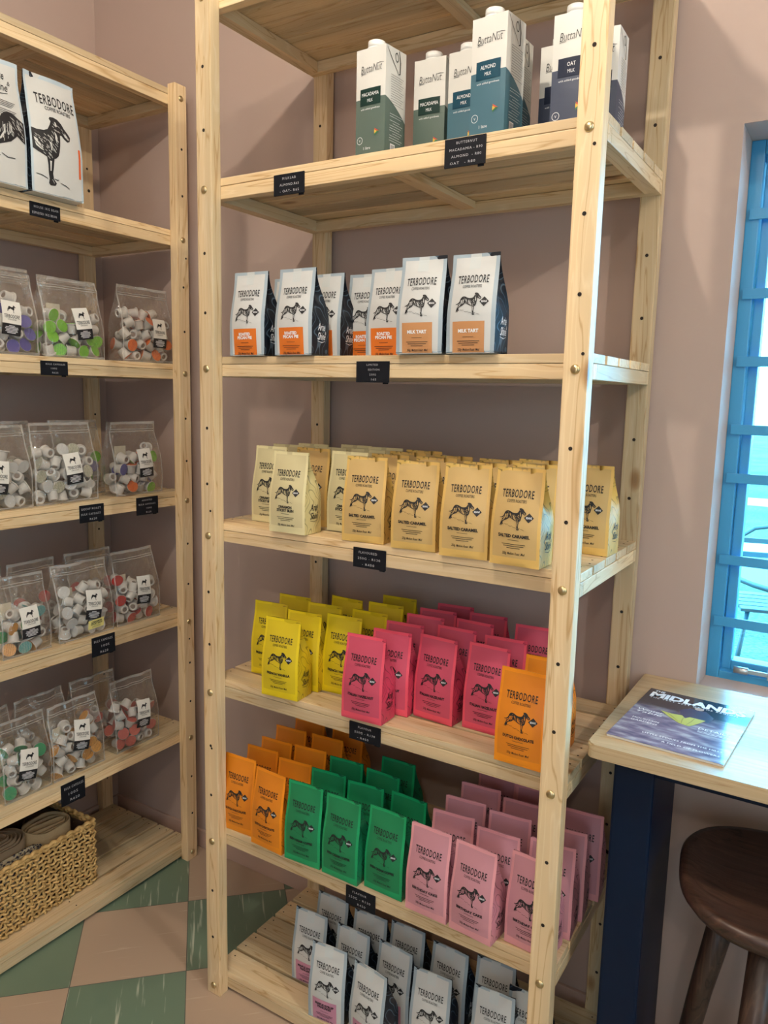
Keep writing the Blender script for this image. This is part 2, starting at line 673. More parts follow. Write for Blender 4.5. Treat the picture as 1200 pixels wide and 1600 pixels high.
for zb in (1.931, 1.766, 1.622, 1.474, 1.366, 1.18, 1.036):
    bm = bmesh.new()
    add_box(bm, x0 + .008, x1 - .008, FY - .006, FY - .0005, zb - .011, zb + .011, .001)
    new_obj('security_bar', bm, blue_paint, wf)
bm = bmesh.new()
add_box(bm, x0 + .07, x0 + .34, FY - .010, FY - .004, z0 + .024, z0 + .034, .002)
add_cyl(bm, (x0 + .06, FY - .007, z0 + .029), (1, 0, 0), .008, .03)
add_box(bm, x0 + .13, x0 + .16, FY - .014, FY - .0005, z0 + .018, z0 + .042, .002)
new_obj('casement_stay', bm, mat('stay_metal', (.5, .5, .5), .3, metal=.8), wf)

# outside: lawn, garden chairs, trees
lawn = mat('lawn_grass', (.16, .36, .14), .9)
lb = lawn.node_tree.nodes['Principled BSDF']
n = bump(lawn, 30, 1, .04, 8)
n2 = nd(lawn, 'ShaderNodeTexNoise'); n2.inputs['Scale'].default_value = 1.1; n2.inputs['Detail'].default_value = 6
tcl = nd(lawn, 'ShaderNodeTexCoord'); lk(lawn, tcl.outputs['Object'], n2.inputs['Vector'])
mxl = nd(lawn, 'ShaderNodeMix', data_type='RGBA', blend_type='MULTIPLY'); mxl.inputs[0].default_value = 1
r1 = ramp(lawn, n.outputs[0], [(.35, (.020, .030, .016)), (.62, (.070, .085, .050))])
r2 = ramp(lawn, n2.outputs[0], [(.42, (.6, .75, .7)), (.6, (1.25, 1.25, 1.25))])
lk(lawn, r1.outputs[0], mxl.inputs[6]); lk(lawn, r2.outputs[0], mxl.inputs[7]); lk(lawn, mxl.outputs[2], lb.inputs['Base Color'])
bm = bmesh.new(); add_box(bm, -22, 12, WY + .32, 42, -.2, 0)
struct(new_obj('ground', bm, lawn))
pathm = mat('pale_paving', (.42, .41, .4), .8)
bump(pathm, 8, .3)
bm = bmesh.new()
for yy, ww in ((7.2, .8), (11.5, 1.0)):
    add_box(bm, -14, 8, yy, yy + ww, 0, .012, .004)
struct(new_obj('trim_1', bm, pathm))

chair_paint = mat('pale_garden_chair_paint', (.035, .05, .05), .5)
bump(chair_paint, 40, .1)


def garden_chair(loc, rz, label):
    t = empty('garden_chair', loc, rz)
    tag(t, label, 'garden chair', 'garden chairs outside the window')
    bm = bmesh.new()
    for i in range(5):
        add_box(bm, -.21, .21, -.21 + i * .086, -.21 + i * .086 + .074, .44, .458, .004)
    new_obj('seat', bm, chair_paint, t)
    bm = bmesh.new()
    pts = [(.23 * cos(a), .22, .68 + .17 * sin(a)) for a in [pi * i / 12 * 2 for i in range(13)]]
    add_tube(bm, pts, .013)
    for dz in (-.08, 0, .08):
        add_box(bm, -.2, .2, .213, .227, .66 + dz, .69 + dz, .003)
    new_obj('backrest', bm, chair_paint, t)
    for sx in (-1, 1):
        for sy in (-1, 1):
            bm = bmesh.new()
            add_tube(bm, [(sx * .17, sy * .17, .45), (sx * .23, sy * .22, 0)], .013)
            new_obj('leg', bm, chair_paint, t)
        bm = bmesh.new()
        add_tube(bm, [(sx * .19, .20, .44), (sx * .2, .22, .60)], .011)
        new_obj('back_post', bm, chair_paint, t)
    return t


garden_chair((.98, 3.35, .0), .25, 'pale garden chair on the lawn outside the blue window, behind the table')
bm = bmesh.new()
gt = empty('garden_table', (1.26, 2.75, 0))
tag(gt, 'round pale garden table standing on the lawn nearest the blue window', 'garden table')
add_cyl(bm, (0, 0, .72), (0, 0, 1), .45, .025, 32)
new_obj('tabletop', bm, chair_paint, gt)
for a in (0, 1, 2):
    bm = bmesh.new()
    add_tube(bm, [(0.1 * cos(a * 2.09), .1 * sin(a * 2.09), .72), (.32 * cos(a * 2.09), .32 * sin(a * 2.09), 0)], .016)
    new_obj('leg', bm, chair_paint, gt)
leaf = mat('tree_leaves', (.10, .26, .12), .7)
nl = bump(leaf, 3, .6, .05, 6)
rl = ramp(leaf, nl.outputs[0], [(.4, (.10, .30, .16)), (.6, (.45, .70, .40))])
lk(leaf, rl.outputs[0], leaf.node_tree.nodes['Principled BSDF'].inputs['Base Color'])
bark = mat('tree_bark', (.16, .1, .07), .9)
bump(bark, 20, .6, .02)


def tree(loc, h, R, seed, label):
    t = empty('tree', loc)
    tag(t, label, 'tree', 'trees beyond the lawn')
    rnd = random.Random(seed)
    bm = bmesh.new()
    add_tube(bm, [(0, 0, 0), (.1, 0, h * .3), (0, .1, h * .6)], lambda q: .22 - .12 * q, 8)
    new_obj('trunk', bm, bark, t)
    bm = bmesh.new()
    for i in range(1500):
        a, b = rnd.uniform(0, 2 * pi), math.acos(rnd.uniform(-1, 1))
        r = R * rnd.uniform(.45, 1)
        c = Vector((r * sin(b) * cos(a), r * sin(b) * sin(a), h * .66 + r * .8 * cos(b)))
        s = rnd.uniform(.1, .24)
        d1 = Vector((rnd.uniform(-1, 1), rnd.uniform(-1, 1), rnd.uniform(-1, 1))).normalized() * s
        d2 = d1.orthogonal().normalized() * s * .6
        bm.faces.new([bm.verts.new(c + q) for q in (d1, d2, -d1, -d2)])
    new_obj('crown', bm, leaf, t)


tree((-3.2, 15, 0), 5.2, 2.4, 1, 'leafy tree beyond the lawn, left one behind the upper window panes')
tree((2.6, 19, 0), 5.6, 2.6, 2, 'leafy tree beyond the lawn, right one behind the upper window panes')


# ------------------------------------------------------------------ racks
ZB = [.0096, .4087, .797, 1.182, 1.5665, 1.9527, 2.3414]    # undersides of the shelves
RW, PW, PT, RD = .9, .044, .0295, .4497
TOPZ = 2.396
ZT = [z + .0443 for z in ZB]


def rack(origin, rz, label, seed, hole_side=True):
    R = random.Random(seed)
    t = empty('shelving_rack', origin, rz)
    tag(t, label, 'shelf rack', 'pine shelving racks')
    for px in (0, RW - PW):
        for py, sgn in ((0, -1), (RD - PT, 1)):
            bm = bmesh.new()
            add_box(bm, 0, PW, 0, PT, 0, TOPZ, .0035)
            p = new_obj('post', bm, pine[2], t, (px, py, 0))
            # drilled holes on the front face
            bm = bmesh.new()
            k = 0
            z = .034
            while z < TOPZ - .03:
                if k % 3 != 0 or py > 0:
                    add_cyl(bm, (PW / 2 + R.uniform(-.001, .001), -.0004, z), (0, -1, 0), .0036, .0003, 10)
                z += .1286
                k += 1
            for q in range(2):
                add_cyl(bm, (PW / 2 + R.uniform(-.012, .012), -.0004, R.uniform(.4, 2.2)), (0, -1, 0), .005 if py else .003, .0003, 10)
            new_obj('drill_holes', bm, hole_black, p)
            if py == 0:
                for i, zb in enumerate(ZB):
                    bm = bmesh.new()
                    cx, cz = PW / 2, zb + .016
                    # domed head
                    n = 14
                    prev = None
                    for j, (rad, yy) in enumerate(((.0085, 0), (.0082, -.0018), (.0062, -.0036), (.003, -.0046), (.0012, -.0048))):
                        ring = [bm.verts.new((cx + rad * cos(2 * pi * a / n), yy, cz + rad * sin(2 * pi * a / n))) for a in range(n)]
                        if prev:
                            for a in range(n):
                                bm.faces.new((prev[a], prev[(a + 1) % n], ring[(a + 1) % n], ring[a])).smooth = True
                        prev = ring
                    bm.faces.new(prev)
                    new_obj('bolt', bm, brass, p)
    y0, y1 = PT, RD - PT
    for i, zb in enumerate(ZB):
        bm = bmesh.new()
        zt = zb + .0270
        add_box(bm, .0, RW, y0, y0 + .022, zb, zt, .002)
        f = new_obj('front_rail', bm, pine[0], t)
        bm = bmesh.new()
        add_box(bm, .0, RW, y1 - .022, y1, zb, zt, .002)
        new_obj('back_rail', bm, pine[0], t)
        for bx in (0, RW - .030):
            bm = bmesh.new()
            add_box(bm, 0, .030, y0 + .022, y1 - .022, zb, zt, .0015)
            new_obj('side_bearer', bm, pine[1], t, (bx, 0, 0))
        bm = bmesh.new()
        add_box(bm, 0, .036, y0 + .022, y1 - .022, zb + .011, zt, .002)
        new_obj('middle_bearer', bm, pine[1], t, (.452, 0, 0))
        sw = (y1 - y0 - 4 * .010) / 5
        for s in range(5):
            ys = y0 + s * (sw + .010)
            bm = bmesh.new()
            dx = R.uniform(-.0008, .0008)
            add_box(bm, .0005, RW - .0005, 0, sw, 0, .0164 + (R.uniform(-.0006, .0004) if s else 0), .0016)
            so = new_obj('slat', bm, pine[0], t, (dx, ys, zt + .0009))
            bm = bmesh.new()
            for hx in (.016, RW - .016, .47):
                for hy in (.018, sw - .018):
                    add_cyl(bm, (hx + R.uniform(-.004, .004), hy + R.uniform(-.004, .004), .0168), (0, 0, 1), .0022, .0002, 8)
            new_obj('nail_heads', bm, hole_black, so)
    return t


rack((0, 0, 0), 0, 'tall pine slatted shelving rack in the middle, filled with coloured coffee bags and milk cartons', 3)
rack((-.452, .4116 - RW, 0), pi / 2, 'pine slatted shelving rack on the left with clear bags of coffee capsules and a basket', 8)


# ------------------------------------------------------------------ shelf cards
letter_grey = mat('letterboard_letters', (.48, .48, .50), .5)
bump(letter_grey, 200, .1)


def card(name_lines, c, w_, h_, face, label, tilt=0):
    """face 'y': faces -y (middle rack), 'x': faces +x (left rack)"""
    t = empty('price_card', c, 0 if face == 'y' else pi / 2)
    t.rotation_euler[1] = tilt
    tag(t, label, 'shelf label card', 'black letterboard price cards on the shelf edges')
    bm = bmesh.new()
    add_box(bm, -w_ / 2, w_ / 2, -.003, 0, -h_ / 2, h_ / 2, .0008)
    new_obj('board', bm, card_black, t)
    bm = bmesh.new()
    add_box(bm, w_ / 2 - .016, w_ / 2 - .004, 0, .0025, -h_ / 2 - .003, -h_ / 2 + .003, .0005)
    new_obj('stand_foot', bm, card_black, t)
    P = Print(lambda u, v, off: (u, -.003 - off, v))
    n = len(name_lines)
    lh = h_ / (n + .35)
    for i, s in enumerate(name_lines):
        P.text(s, R0.uniform(-.004, .004), h_ / 2 - lh * (i + .92), lh * .55, xs=.7, spacing=1.25, bold=.0, off=.0004, fitw=min(w_ * .80, lh * .40 * len(s)))
    P.done('letters', letter_grey, t)
    return t


R0 = random.Random(5)
YF = PT - .0004
for c, w_, h_, L, lab in [
    ((.237, YF, 1.962), .080, .042, ['MILKLAB', 'ALMOND.R65', '- OAT- R65'], 'black price card at the left end of the milk carton shelf'),
    ((.642, YF, 1.970), .082, .050, ['BUTTERNUT', 'MACADAMIA - R90', 'ALMOND  - R80', 'OAT   - R80'], 'black price card with four lines under the front almond milk carton'),
    ((.453, YF, 1.578), .078, .042, ['LIMITED', 'EDITION', '250G', '165'], 'black price card on the shelf of white coffee bags with orange labels'),
    ((.454, YF, 1.195), .080, .042, ['FLAVOURED', '250G - R130', '- R450'], 'black price card under the cream and tan coffee bags'),
    ((.451, YF, .810), .080, .040, ['FLAVOUR', '250G - R130', '- R450'], 'black price card under the pinkish red coffee bags'),
    ((.448, YF, .417), .078, .044, ['FLAVOUR', '250G - R130', 'R450'], 'black price card under the green coffee bags')]:
    card(L, c, w_, h_, 'y', lab)
XF = -.452 - PT + .0004
for y, z, w_, h_, L, lab in [
    (-.042, 1.965, .084, .034, ['HOUSE 1KG BEAN', 'ESPRESSO 1KG BEAN'], 'black price card on the shelf edge below the large white coffee bags'),
    (-.034, 1.582, .078, .036, ['BULK CAPSULES', '100S', 'R620'], 'black price card below the clear bag of green capsules'),
    (.064, 1.194, .078, .048, ['DECAF ROAST', 'BULK CAPSULES', 'R620'], 'black price card below the clear bag of white and cream capsules'),
    (.258, 1.194, .080, .052, ['ASSORTED', 'BULK CAPSULES', '100S', 'R620'], 'black price card near the right end of the mixed capsule shelf'),
    (.088, .812, .078, .056, ['BULK CAPSULES', '100S', 'R620'], 'black price card below the capsule bag with the yellow sticker'),
    (-.029, .418, .076, .062, ['BULK CAPSULES', '100S', 'R620'], 'black price card on the shelf edge above the wicker basket'),
    (-.246, 1.187, .080, .036, ['BULK CAPSULES', 'R620'], 'black price card cut by the left picture edge below the capsule bags')]:
    card(L, (XF, y, z), w_, h_, 'x', lab)


# ------------------------------------------------------------------ coffee bags
def smooth(a, b, x):
    t = max(0, min(1, (x - a) / (b - a)))
    return t * t * (3 - 2 * t)


class BagShape:
    def __init__(s, w_, h_, d_, lean, seed, wr=1.0, gus=.30):
        s.w, s.h, s.d, s.lean, s.seed, s.wr, s.gus = w_, h_, d_, lean, seed, wr, gus

    def hw(s, t):
        return s.w / 2 * (1 - .045 * smooth(.15, 1, t) + .012 * sin(pi * t))

    def wrinkle(s, u, v):
        t = v / s.h
        k = (.35 + 1.6 * smooth(.72, .98, t) + 1.0 * smooth(.2, 0, t)) * s.wr
        q = Vector((u * 26 + s.seed * 7.7, v * 20, s.seed * 3.1))
        return k * .0017 * noise.noise(q) * smooth(0, .03, t) * s.w / .1

    def fy(s, u, v):
        t = v / s.h
        x = max(-1, min(1, u / s.hw(t)))
        b = .0075 * s.w / .1 * (max(0, sin(pi * min(1, t * 1.05))) ** .7) * (1 - x * x)
        return s.lean * smooth(.35, 1, t) - b + s.wrinkle(u, v) + .004 * smooth(.08, 0, t) * (1 - abs(x)) * 0

    def front(s, u, v, off=0):
        return (u, s.fy(u, v) - off, v)

    def by(s, u, v):
        t = v / s.h
        x = max(-1, min(1, u / s.hw(t)))
        top = s.lean + .0022
        y = s.d + (top - s.d) * smooth(.42, .97, t)
        return y + .005 * sin(pi * t) * (1 - x * x) * (1 - smooth(.6, 1, t)) + s.wrinkle(u + 3, v) * .8

    def sx(s, q, v):
        """inward offset of the side panel at q in 0..1 (front to back)"""
        t = v / s.h
        g = s.w * s.gus * smooth(.35, 1, t) - .004 * sin(pi * min(1, t / .6)) * (t < .6)
        tri = 1 - abs(2 * q - 1)
        return g * tri

    def side(s, q, v, off=0):
        """point on the right side; q runs front to back, returns coordinates"""
        t = v / s.h
        y = s.fy(s.hw(t), v) * (1 - q) + s.by(s.hw(t), v) * q
        return (s.hw(t) - s.sx(q, v) + off, y, v)


def bag_body(B, mats, parent, edge=.085, hem=.07, name='pouch', NU=10, NV=26):
    """mats: panel, edge, side"""
    bm = bmesh.new()
    NS = 6
    us = [-1, -1 + edge * 2] + [-1 + edge * 2 + (2 - edge * 4) * i / (NU - 2) for i in range(1, NU - 2)] + [1 - edge * 2, 1]
    vs = [0, .004, hem * B.h / 2, hem * B.h] + [hem * B.h + (B.h * .93 - hem * B.h) * j / (NV - 6) for j in range(1, NV - 5)] + [B.h * .965, B.h]
    rings = []
    for v in vs:
        t = v / B.h
        ring = []
        for u in us:
            ring.append((u * B.hw(t), B.fy(u * B.hw(t), v), v))
        for k in range(1, NS):
            ring.append(B.side(k / NS, v))
        for u in us[::-1]:
            ring.append((u * B.hw(t), B.by(u * B.hw(t), v), v))
        for k in range(NS - 1, 0, -1):
            x, y, z = B.side(k / NS, v)
            ring.append((-x, y, z))
        rings.append([bm.verts.new(p) for p in ring])
    n = len(rings[0])
    nu = len(us)
    for j in range(len(vs) - 1):
        for i in range(n):
            f = bm.faces.new((rings[j][i], rings[j][(i + 1) % n], rings[j + 1][(i + 1) % n], rings[j + 1][i]))
            f.smooth = True
            if i < nu - 1:
                f.material_index = 1 if (i == 0 or i == nu - 2 or vs[j + 1] <= hem * B.h + 1e-6 or vs[j] > B.h * .94) else 0
            elif i < nu - 1 + NS:
                f.material_index = 2
            elif i < 2 * nu - 2 + NS:
                f.material_index = 0
            else:
                f.material_index = 2
    bm.faces.new(rings[0][::-1])
    bm.faces.new(rings[-1])
    corners = {0, nu - 1, nu - 1 + NS, 2 * nu - 2 + NS}
    for j in range(len(vs) - 1):
        for i in corners:
            e = bm.edges.get((rings[j][i % n], rings[j + 1][i % n]))
            if e:
                e.smooth = False
    for ring in (rings[0], rings[-1]):
        for i in range(n):
            e = bm.edges.get((ring[i], ring[(i + 1) % n]))
            if e:
                e.smooth = False
    return new_obj(name, bm, mats, parent)


def coffee_bag(key, panel, edge, side, name_lines, label_color=None, badge='diamond', light=None, side_ink=None, h_=.185, seed=1, panel_lines_top=None,
               name_ink=None, tape=False, edge_w=.06, hem=.085):
    B = BagShape(.098, h_, .060, .016, seed)
    t = empty('coffee_bag')
    tag(t, key, 'coffee bag')
    m_panel = bagmat(key + '_panel', panel)
    m_edge = bagmat(key + '_edge', edge, .36)
    m_side = side if not isinstance(side, tuple) else contour_mat(key + '_side', side, tuple(c * .45 for c in side))
    bag_body(B, [m_panel, m_edge, m_side], t, edge=edge_w, hem=hem)
    S = B.front
    k = h_ / .185
    P = Print(S)
    P.text('TERBODORE', 0, .1305 * k, .0200, fitw=.062, bold=.014, spacing=1.15, arc=.9)
    P.done('brand_lettering', ink, t)
    P = Print(S)
    P.text('COFFEE ROASTERS', 0, .1212 * k, .0074, fitw=.038, bold=.008, spacing=1.1, arc=.9)
    P.done('roaster_lettering', ink, t)
    P = Print(S)
    lightm = bagmat(key + '_hound', tuple(min(1, c * 1.0) for c in panel))
    dog(P, -.004, .0700 * k, .0405, small=True)
    P.done('hound_emblem', [ink, lightm], t)
    P = Print(S)
    bx, bz, q = .0270, .0945 * k, .0088
    if badge == 'diamond':
        P.ngon([(-q, 0), (0, -q), (q, 0), (0, q)], 0, .0007, 1, bx, bz)
    else:
        P.ngon([(q * .9 * cos(a), q * .9 * sin(a)) for a in [2 * pi * i / 18 for i in range(18)]], 0, .0007, 1, bx, bz)
    P.text('BEANS', bx, bz - .0016, .0050, bold=.02, fitw=.0105, mi=1, off=.0011)
    P.done('beans_badge', [ink, white_ink], t)
    if label_color:
        lm = bagmat(key + '_label', label_color, .5, .05)
        P = Print(S)
        P.rect(-.035, .030, .0015, .0590 * k, 0, .0005, 8, 8)
        P.done('flavour_label', lm, t)
        y = (.0440 if len(name_lines) > 1 else .0385) * k
    else:
        y = (.0580 if len(name_lines) > 1 else .0555) * k
    nk = name_ink or ink
    P = Print(S)
    off = .0011
    if label_color:
        for i, s in enumerate(name_lines):
            P.text(s, -.002, y - .0075 * i, .0085, bold=.045, mi=0, off=off, fitw=.0046 * len(s))
        y2 = y - .0075 * len(name_lines) - .003
    else:
        for i, s in enumerate(name_lines):
            P.text(s, 0, y - .0075 * i, .0080, bold=.045, mi=0, off=off, fitw=min(.062, .0046 * len(s)))
        y2 = y - .0075 * len(name_lines)
    P.done('flavour_name', nk, t)
    P = Print(S)
    cx = -.002 if label_color else 0
    P.rect(cx - .011, cx + .011, y2 + .0022, y2 + .0029, off=off, nu=2, nv=1)
    for i, ww in enumerate((.023, .020, .013)):
        P.rect(cx - ww, cx + ww, y2 - .0055 - i * .0036, y2 - .0045 - i * .0036, off=off, nu=6, nv=1)
    P.text('250g  Medium Roast  Med', cx, y2 - (.0225 if label_color else .0245), .0068, shear=.35, bold=.01, off=off, fitw=.045)
    P.done('small_print', ink, t)
    # side lettering on the right gusset
    P = Print(lambda u, v, off: B.side(.5 + u / .062, v, off))
    sk = side_ink or ink
    P.text('Arise', -.001, .052, .021, shear=.35, fitw=.026, off=.0012, bold=.01)
    P.text('&', .013, .044, .010, shear=.2, off=.0012)
    P.text('Shine', -.001, .033, .021, shear=.35, fitw=.028, off=.0012, bold=.01)
    P.line([(-.014, .030), (0, .027), (.013, .0305)], .0012, off=.0012)
    P.done('side_lettering', sk, t)
    if tape:
        P = Print(S)
        P.rect(-.012, .010, h_ - .028, h_ - .0005, 0, .0004, 4, 5)
        P.done('tear_tab', tape_m, t)
    return t, B


tape_m = mat('pale_tape', (.62, .66, .66), .25)
bump(tape_m, 30, .1)
navy_side = contour_mat('navy_contour_side', (.003, .006, .013), (.07, .11, .15), wscale=24, rough=.5)
white_edge, white_panel = (.36, .44, .50), (.60, .61, .60)
K = {}


def proto(k, **kw):
    K[k] = coffee_bag(k, **kw)[0]
    K[k].location = (0, 0, -50)


HS = {'C': .180, 'D': .178, 'E': .184, 'F': .190, 'G': .189}
proto('pecan', panel=white_panel, edge=white_edge, side=navy_side, name_lines=['ROASTED', 'PECAN PIE'], label_color=(.70, .17, .015), name_ink=white_ink, side_ink=white_ink, h_=HS['C'], seed=1, tape=True, edge_w=.08, hem=.02)
proto('milk_tart', panel=white_panel, edge=white_edge, side=navy_side, name_lines=['MILK TART'], label_color=(.56, .27, .11), name_ink=white_ink, side_ink=white_ink, h_=HS['C'], seed=2, tape=True, edge_w=.08, hem=.02)
proto('cinnamon', panel=(.66, .58, .33), edge=(.78, .70, .40), side=(.66, .56, .26), name_lines=['CINNAMON', 'STICKY BUN'], h_=HS['D'], seed=3)
proto('caramel', panel=(.60, .405, .16), edge=(.74, .48, .14), side=(.70, .46, .12), name_lines=['SALTED CARAMEL'], h_=HS['D'], seed=4)
proto('vanilla', panel=(.66, .50, .012), edge=(.78, .60, .01), side=(.62, .44, .012), name_lines=['FRENCH VANILLA'], h_=HS['E'], seed=5)
proto('hazelnut', panel=(.57, .075, .135), edge=(.78, .085, .14), side=(.58, .05, .105), name_lines=['ITALIAN HAZELNUT'], h_=HS['E'], seed=6)
proto('chocolate', panel=(.74, .235, .012), edge=(.88, .29, .01), side=(.80, .24, .01), name_lines=['DUTCH CHOCOLATE'], h_=HS['E'], seed=7)
proto('chocolate_low', panel=(.74, .235, .012), edge=(.88, .29, .01), side=(.80, .24, .01), name_lines=['DUTCH CHOCOLATE'], h_=HS['F'], seed=8)
proto('green', panel=(.008, .205, .078), edge=(.008, .34, .125), side=(.007, .17, .07), name_lines=['IRISH CREAM COFFEE'], h_=HS['F'], seed=9)
proto('birthday', panel=(.58, .27, .32), edge=(.76, .34, .38), side=(.60, .25, .31), name_lines=['BIRTHDAY CAKE'], h_=HS['F'], seed=10)
proto('maple', panel=white_panel, edge=white_edge, side=navy_side, name_lines=['MAPLE SYRUP', 'PANCAKES'], label_color=(.58, .26, .38), h_=HS['G'], seed=11, side_ink=white_ink, tape=True, edge_w=.08, hem=.02)

proto('mint', panel=white_panel, edge=white_edge, side=navy_side, name_lines=['MINT'], label_color=(.16, .45, .16), h_=HS['G'], seed=12, side_ink=white_ink, tape=True, edge_w=.08, hem=.02)
ORD = ['frontmost', 'second from the front', 'third from the front', 'fourth from the front', 'fifth from the front', 'sixth from the front']
LOOK = dict(pecan='white coffee bag with orange label', milk_tart='white coffee bag with tan label',
            cinnamon='pale cream coffee bag', caramel='tan coffee bag',
            vanilla='yellow coffee bag', hazelnut='pinkish red coffee bag',
            chocolate='orange coffee bag', chocolate_low='orange coffee bag',
            green='green coffee bag', birthday='pink coffee bag', maple='white coffee bag', mint='white coffee bag with green label')
GROUP = dict(C='white coffee bags on the limited edition shelf', D='cream and tan coffee bags on the middle shelf', E='yellow, red and orange coffee bags on the shelf above the green ones',
             F='orange, green and pink coffee bags on the second lowest shelf', G='white coffee bags on the bottom shelf')
# shelf, flavour, where, then the column front to back: (x, y, turn in degrees)
COLS = [
    ('C', 'pecan', 'beside the left post', [(.128, .018, 1), (.150, .128, 0)]),
    ('C', 'pecan', 'just right of the leftmost bag', [(.257, .018, 0), (.272, .102, -2)]),
    ('C', 'pecan', 'set back in the middle of the shelf', [(.350, .150, 3)]),
    ('C', 'pecan', 'tucked behind the left milk tart bag', [(.446, .085, -1)]),
    ('C', 'milk_tart', 'the left one of the two', [(.564, .015, 1)]),
    ('C', 'milk_tart', 'the right one of the two', [(.672, .015, -1)]),
    ('D', 'cinnamon', 'in the leftmost column of its shelf', [(.118, .098, -1), (.100, .185, 2), (.110, .270, 0)]),
    ('D', 'cinnamon', 'in the column right of the leftmost', [(.244, .015, 1)]),
    ('D', 'caramel', 'right behind the front cream bag', [(.218, .130, 2)]),
    ('D', 'cinnamon', 'in the column behind the cream bags', [(.205, .215, 0), (.222, .300, -2)]),
    ('D', 'cinnamon', 'half hidden by the leftmost tan bag', [(.338, .105, 2), (.330, .190, 0), (.325, .275, 3)]),
    ('D', 'caramel', 'in the leftmost tan column', [(.434, .030, 6), (.432, .122, 2), (.430, .200, 0), (.428, .280, 1)]),
    ('D', 'caramel', 'in the second tan column', [(.558, .024, 4), (.548, .118, 2), (.548, .195, -1)]),
    ('D', 'caramel', 'in the third tan column', [(.672, .018, 4), (.664, .105, 0), (.664, .185, 2)]),
    ('D', 'caramel', 'in the rightmost tan column by the post', [(.780, .010, -2), (.772, .105, 1), (.742, .210, 0)]),
    ('D', 'caramel', 'in the far right corner behind the front post', [(.848, .205, -4)]),
    ('E', 'vanilla', 'in the leftmost yellow column', [(.110, .108, 5), (.121, .185, 2)]),
    ('E', 'vanilla', 'in the second yellow column', [(.224, .015, 5), (.229, .087, 4), (.234, .160, 5), (.238, .245, -3)]),
    ('E', 'vanilla', 'in the third yellow column beside the red bags', [(.326, .110, 3), (.350, .180, 2), (.352, .250, 4), (.343, .330, 3)]),
    ('E', 'hazelnut', 'in the leftmost red column', [(.449, .015, 3), (.472, .084, 4), (.465, .150, 4), (.480, .218, 5), (.478, .286, 6), (.491, .352, 5)]),
    ('E', 'hazelnut', 'in the middle red column', [(.574, .103, -4), (.582, .176, 1), (.590, .250, -2), (.592, .322, 4)]),
    ('E', 'hazelnut', 'in the rightmost red column', [(.689, .112, -2), (.696, .182, 4), (.723, .290, 5)]),
    ('E', 'chocolate', 'by the right post beside red bags', [(.806, .014, -1), (.818, .112, 4)]),
    ('F', 'chocolate_low', 'in the left column, shelf of green bags', [(.077, .031, 3), (.089, .100, 5), (.088, .155, 5), (.078, .228, 6), (.086, .300, 6)]),
    ('F', 'chocolate_low', 'in the column next to the green bags', [(.184, .015, -3), (.202, .088, 6), (.192, .162, 6), (.190, .238, 5), (.206, .310, 6)]),
    ('F', 'green', 'in the left column beside orange bags', [(.292, .015, 3), (.302, .092, 5), (.301, .166, 4)]),
    ('F', 'green', 'in the middle column', [(.397, .016, -1), (.408, .090, 5), (.409, .160, -2), (.408, .235, 1)]),
    ('F', 'green', 'in the right column beside pink bags', [(.506, .026, -2), (.516, .098, -4)]),
    ('F', 'birthday', 'in the left column beside the green bags', [(.619, .014, -2), (.634, .090, 6), (.628, .162, 5), (.632, .234, 5), (.642, .304, 2)]),
    ('F', 'birthday', 'in the middle column', [(.724, .008, -5), (.742, .080, 2), (.738, .153, 5), (.740, .226, 5), (.742, .298, 5)]),
    ('F', 'birthday', 'in the right column behind the post', [(.836, .034, -4), (.850, .106, 4), (.853, .172, 6), (.862, .257, 5)]),
    ('G', 'maple', 'in the left column, bottom shelf', [(.242, .108, 4), (.250, .189, 1)]),
    ('G', 'maple', 'in the second column, bottom shelf', [(.351, .036, 6), (.366, .112, 1), (.371, .182, 4)]),
    ('G', 'maple', 'in the third column, bottom shelf', [(.468, .028, -6), (.481, .118, -2), (.470, .198, 2)]),
    ('G', 'maple', 'in the fourth column, bottom shelf', [(.595, .094, 5), (.590, .190, -1)]),
    ('G', 'mint', 'in the bottom right corner behind the post', [(.800, .160, 2)]),
    ('G', 'maple', 'in the rightmost column, bottom shelf', [(.735, .122, 4), (.702, .205, 4)]),
]
SI = dict(C=4, D=3, E=2, F=1, G=0)
rb = random.Random(21)
for sh, fl_, where, items in COLS:
    for i, (x, y, a) in enumerate(items):
        r = dup(K[fl_])
        r.location = (x, y, ZT[SI[sh]] + .0012)
        r.rotation_euler = (0, 0, radians(a))
        r.scale = (1 + rb.uniform(-.008, .008), 1 + rb.uniform(-.03, .03), 1 + rb.uniform(-.012, .012))
        lab = LOOK[fl_] + (', ' + ORD[i] if len(items) > 1 else ',') + ' ' + where
        tag(r, lab.replace(',  ', ', '), 'coffee bag', GROUP[sh])
for t in K.values():
    for ch in list(t.children):
        bpy.data.objects.remove(ch)
    bpy.data.objects.remove(t)

# ---- small green-labelled bag behind the right post on the bottom shelf
# ---- two large 1 kg bags on the left rack
kg_panel = bagmat('large_bag_panel', (.60, .61, .59))
kg_edge = bagmat('large_bag_edge', (.46, .56, .62))


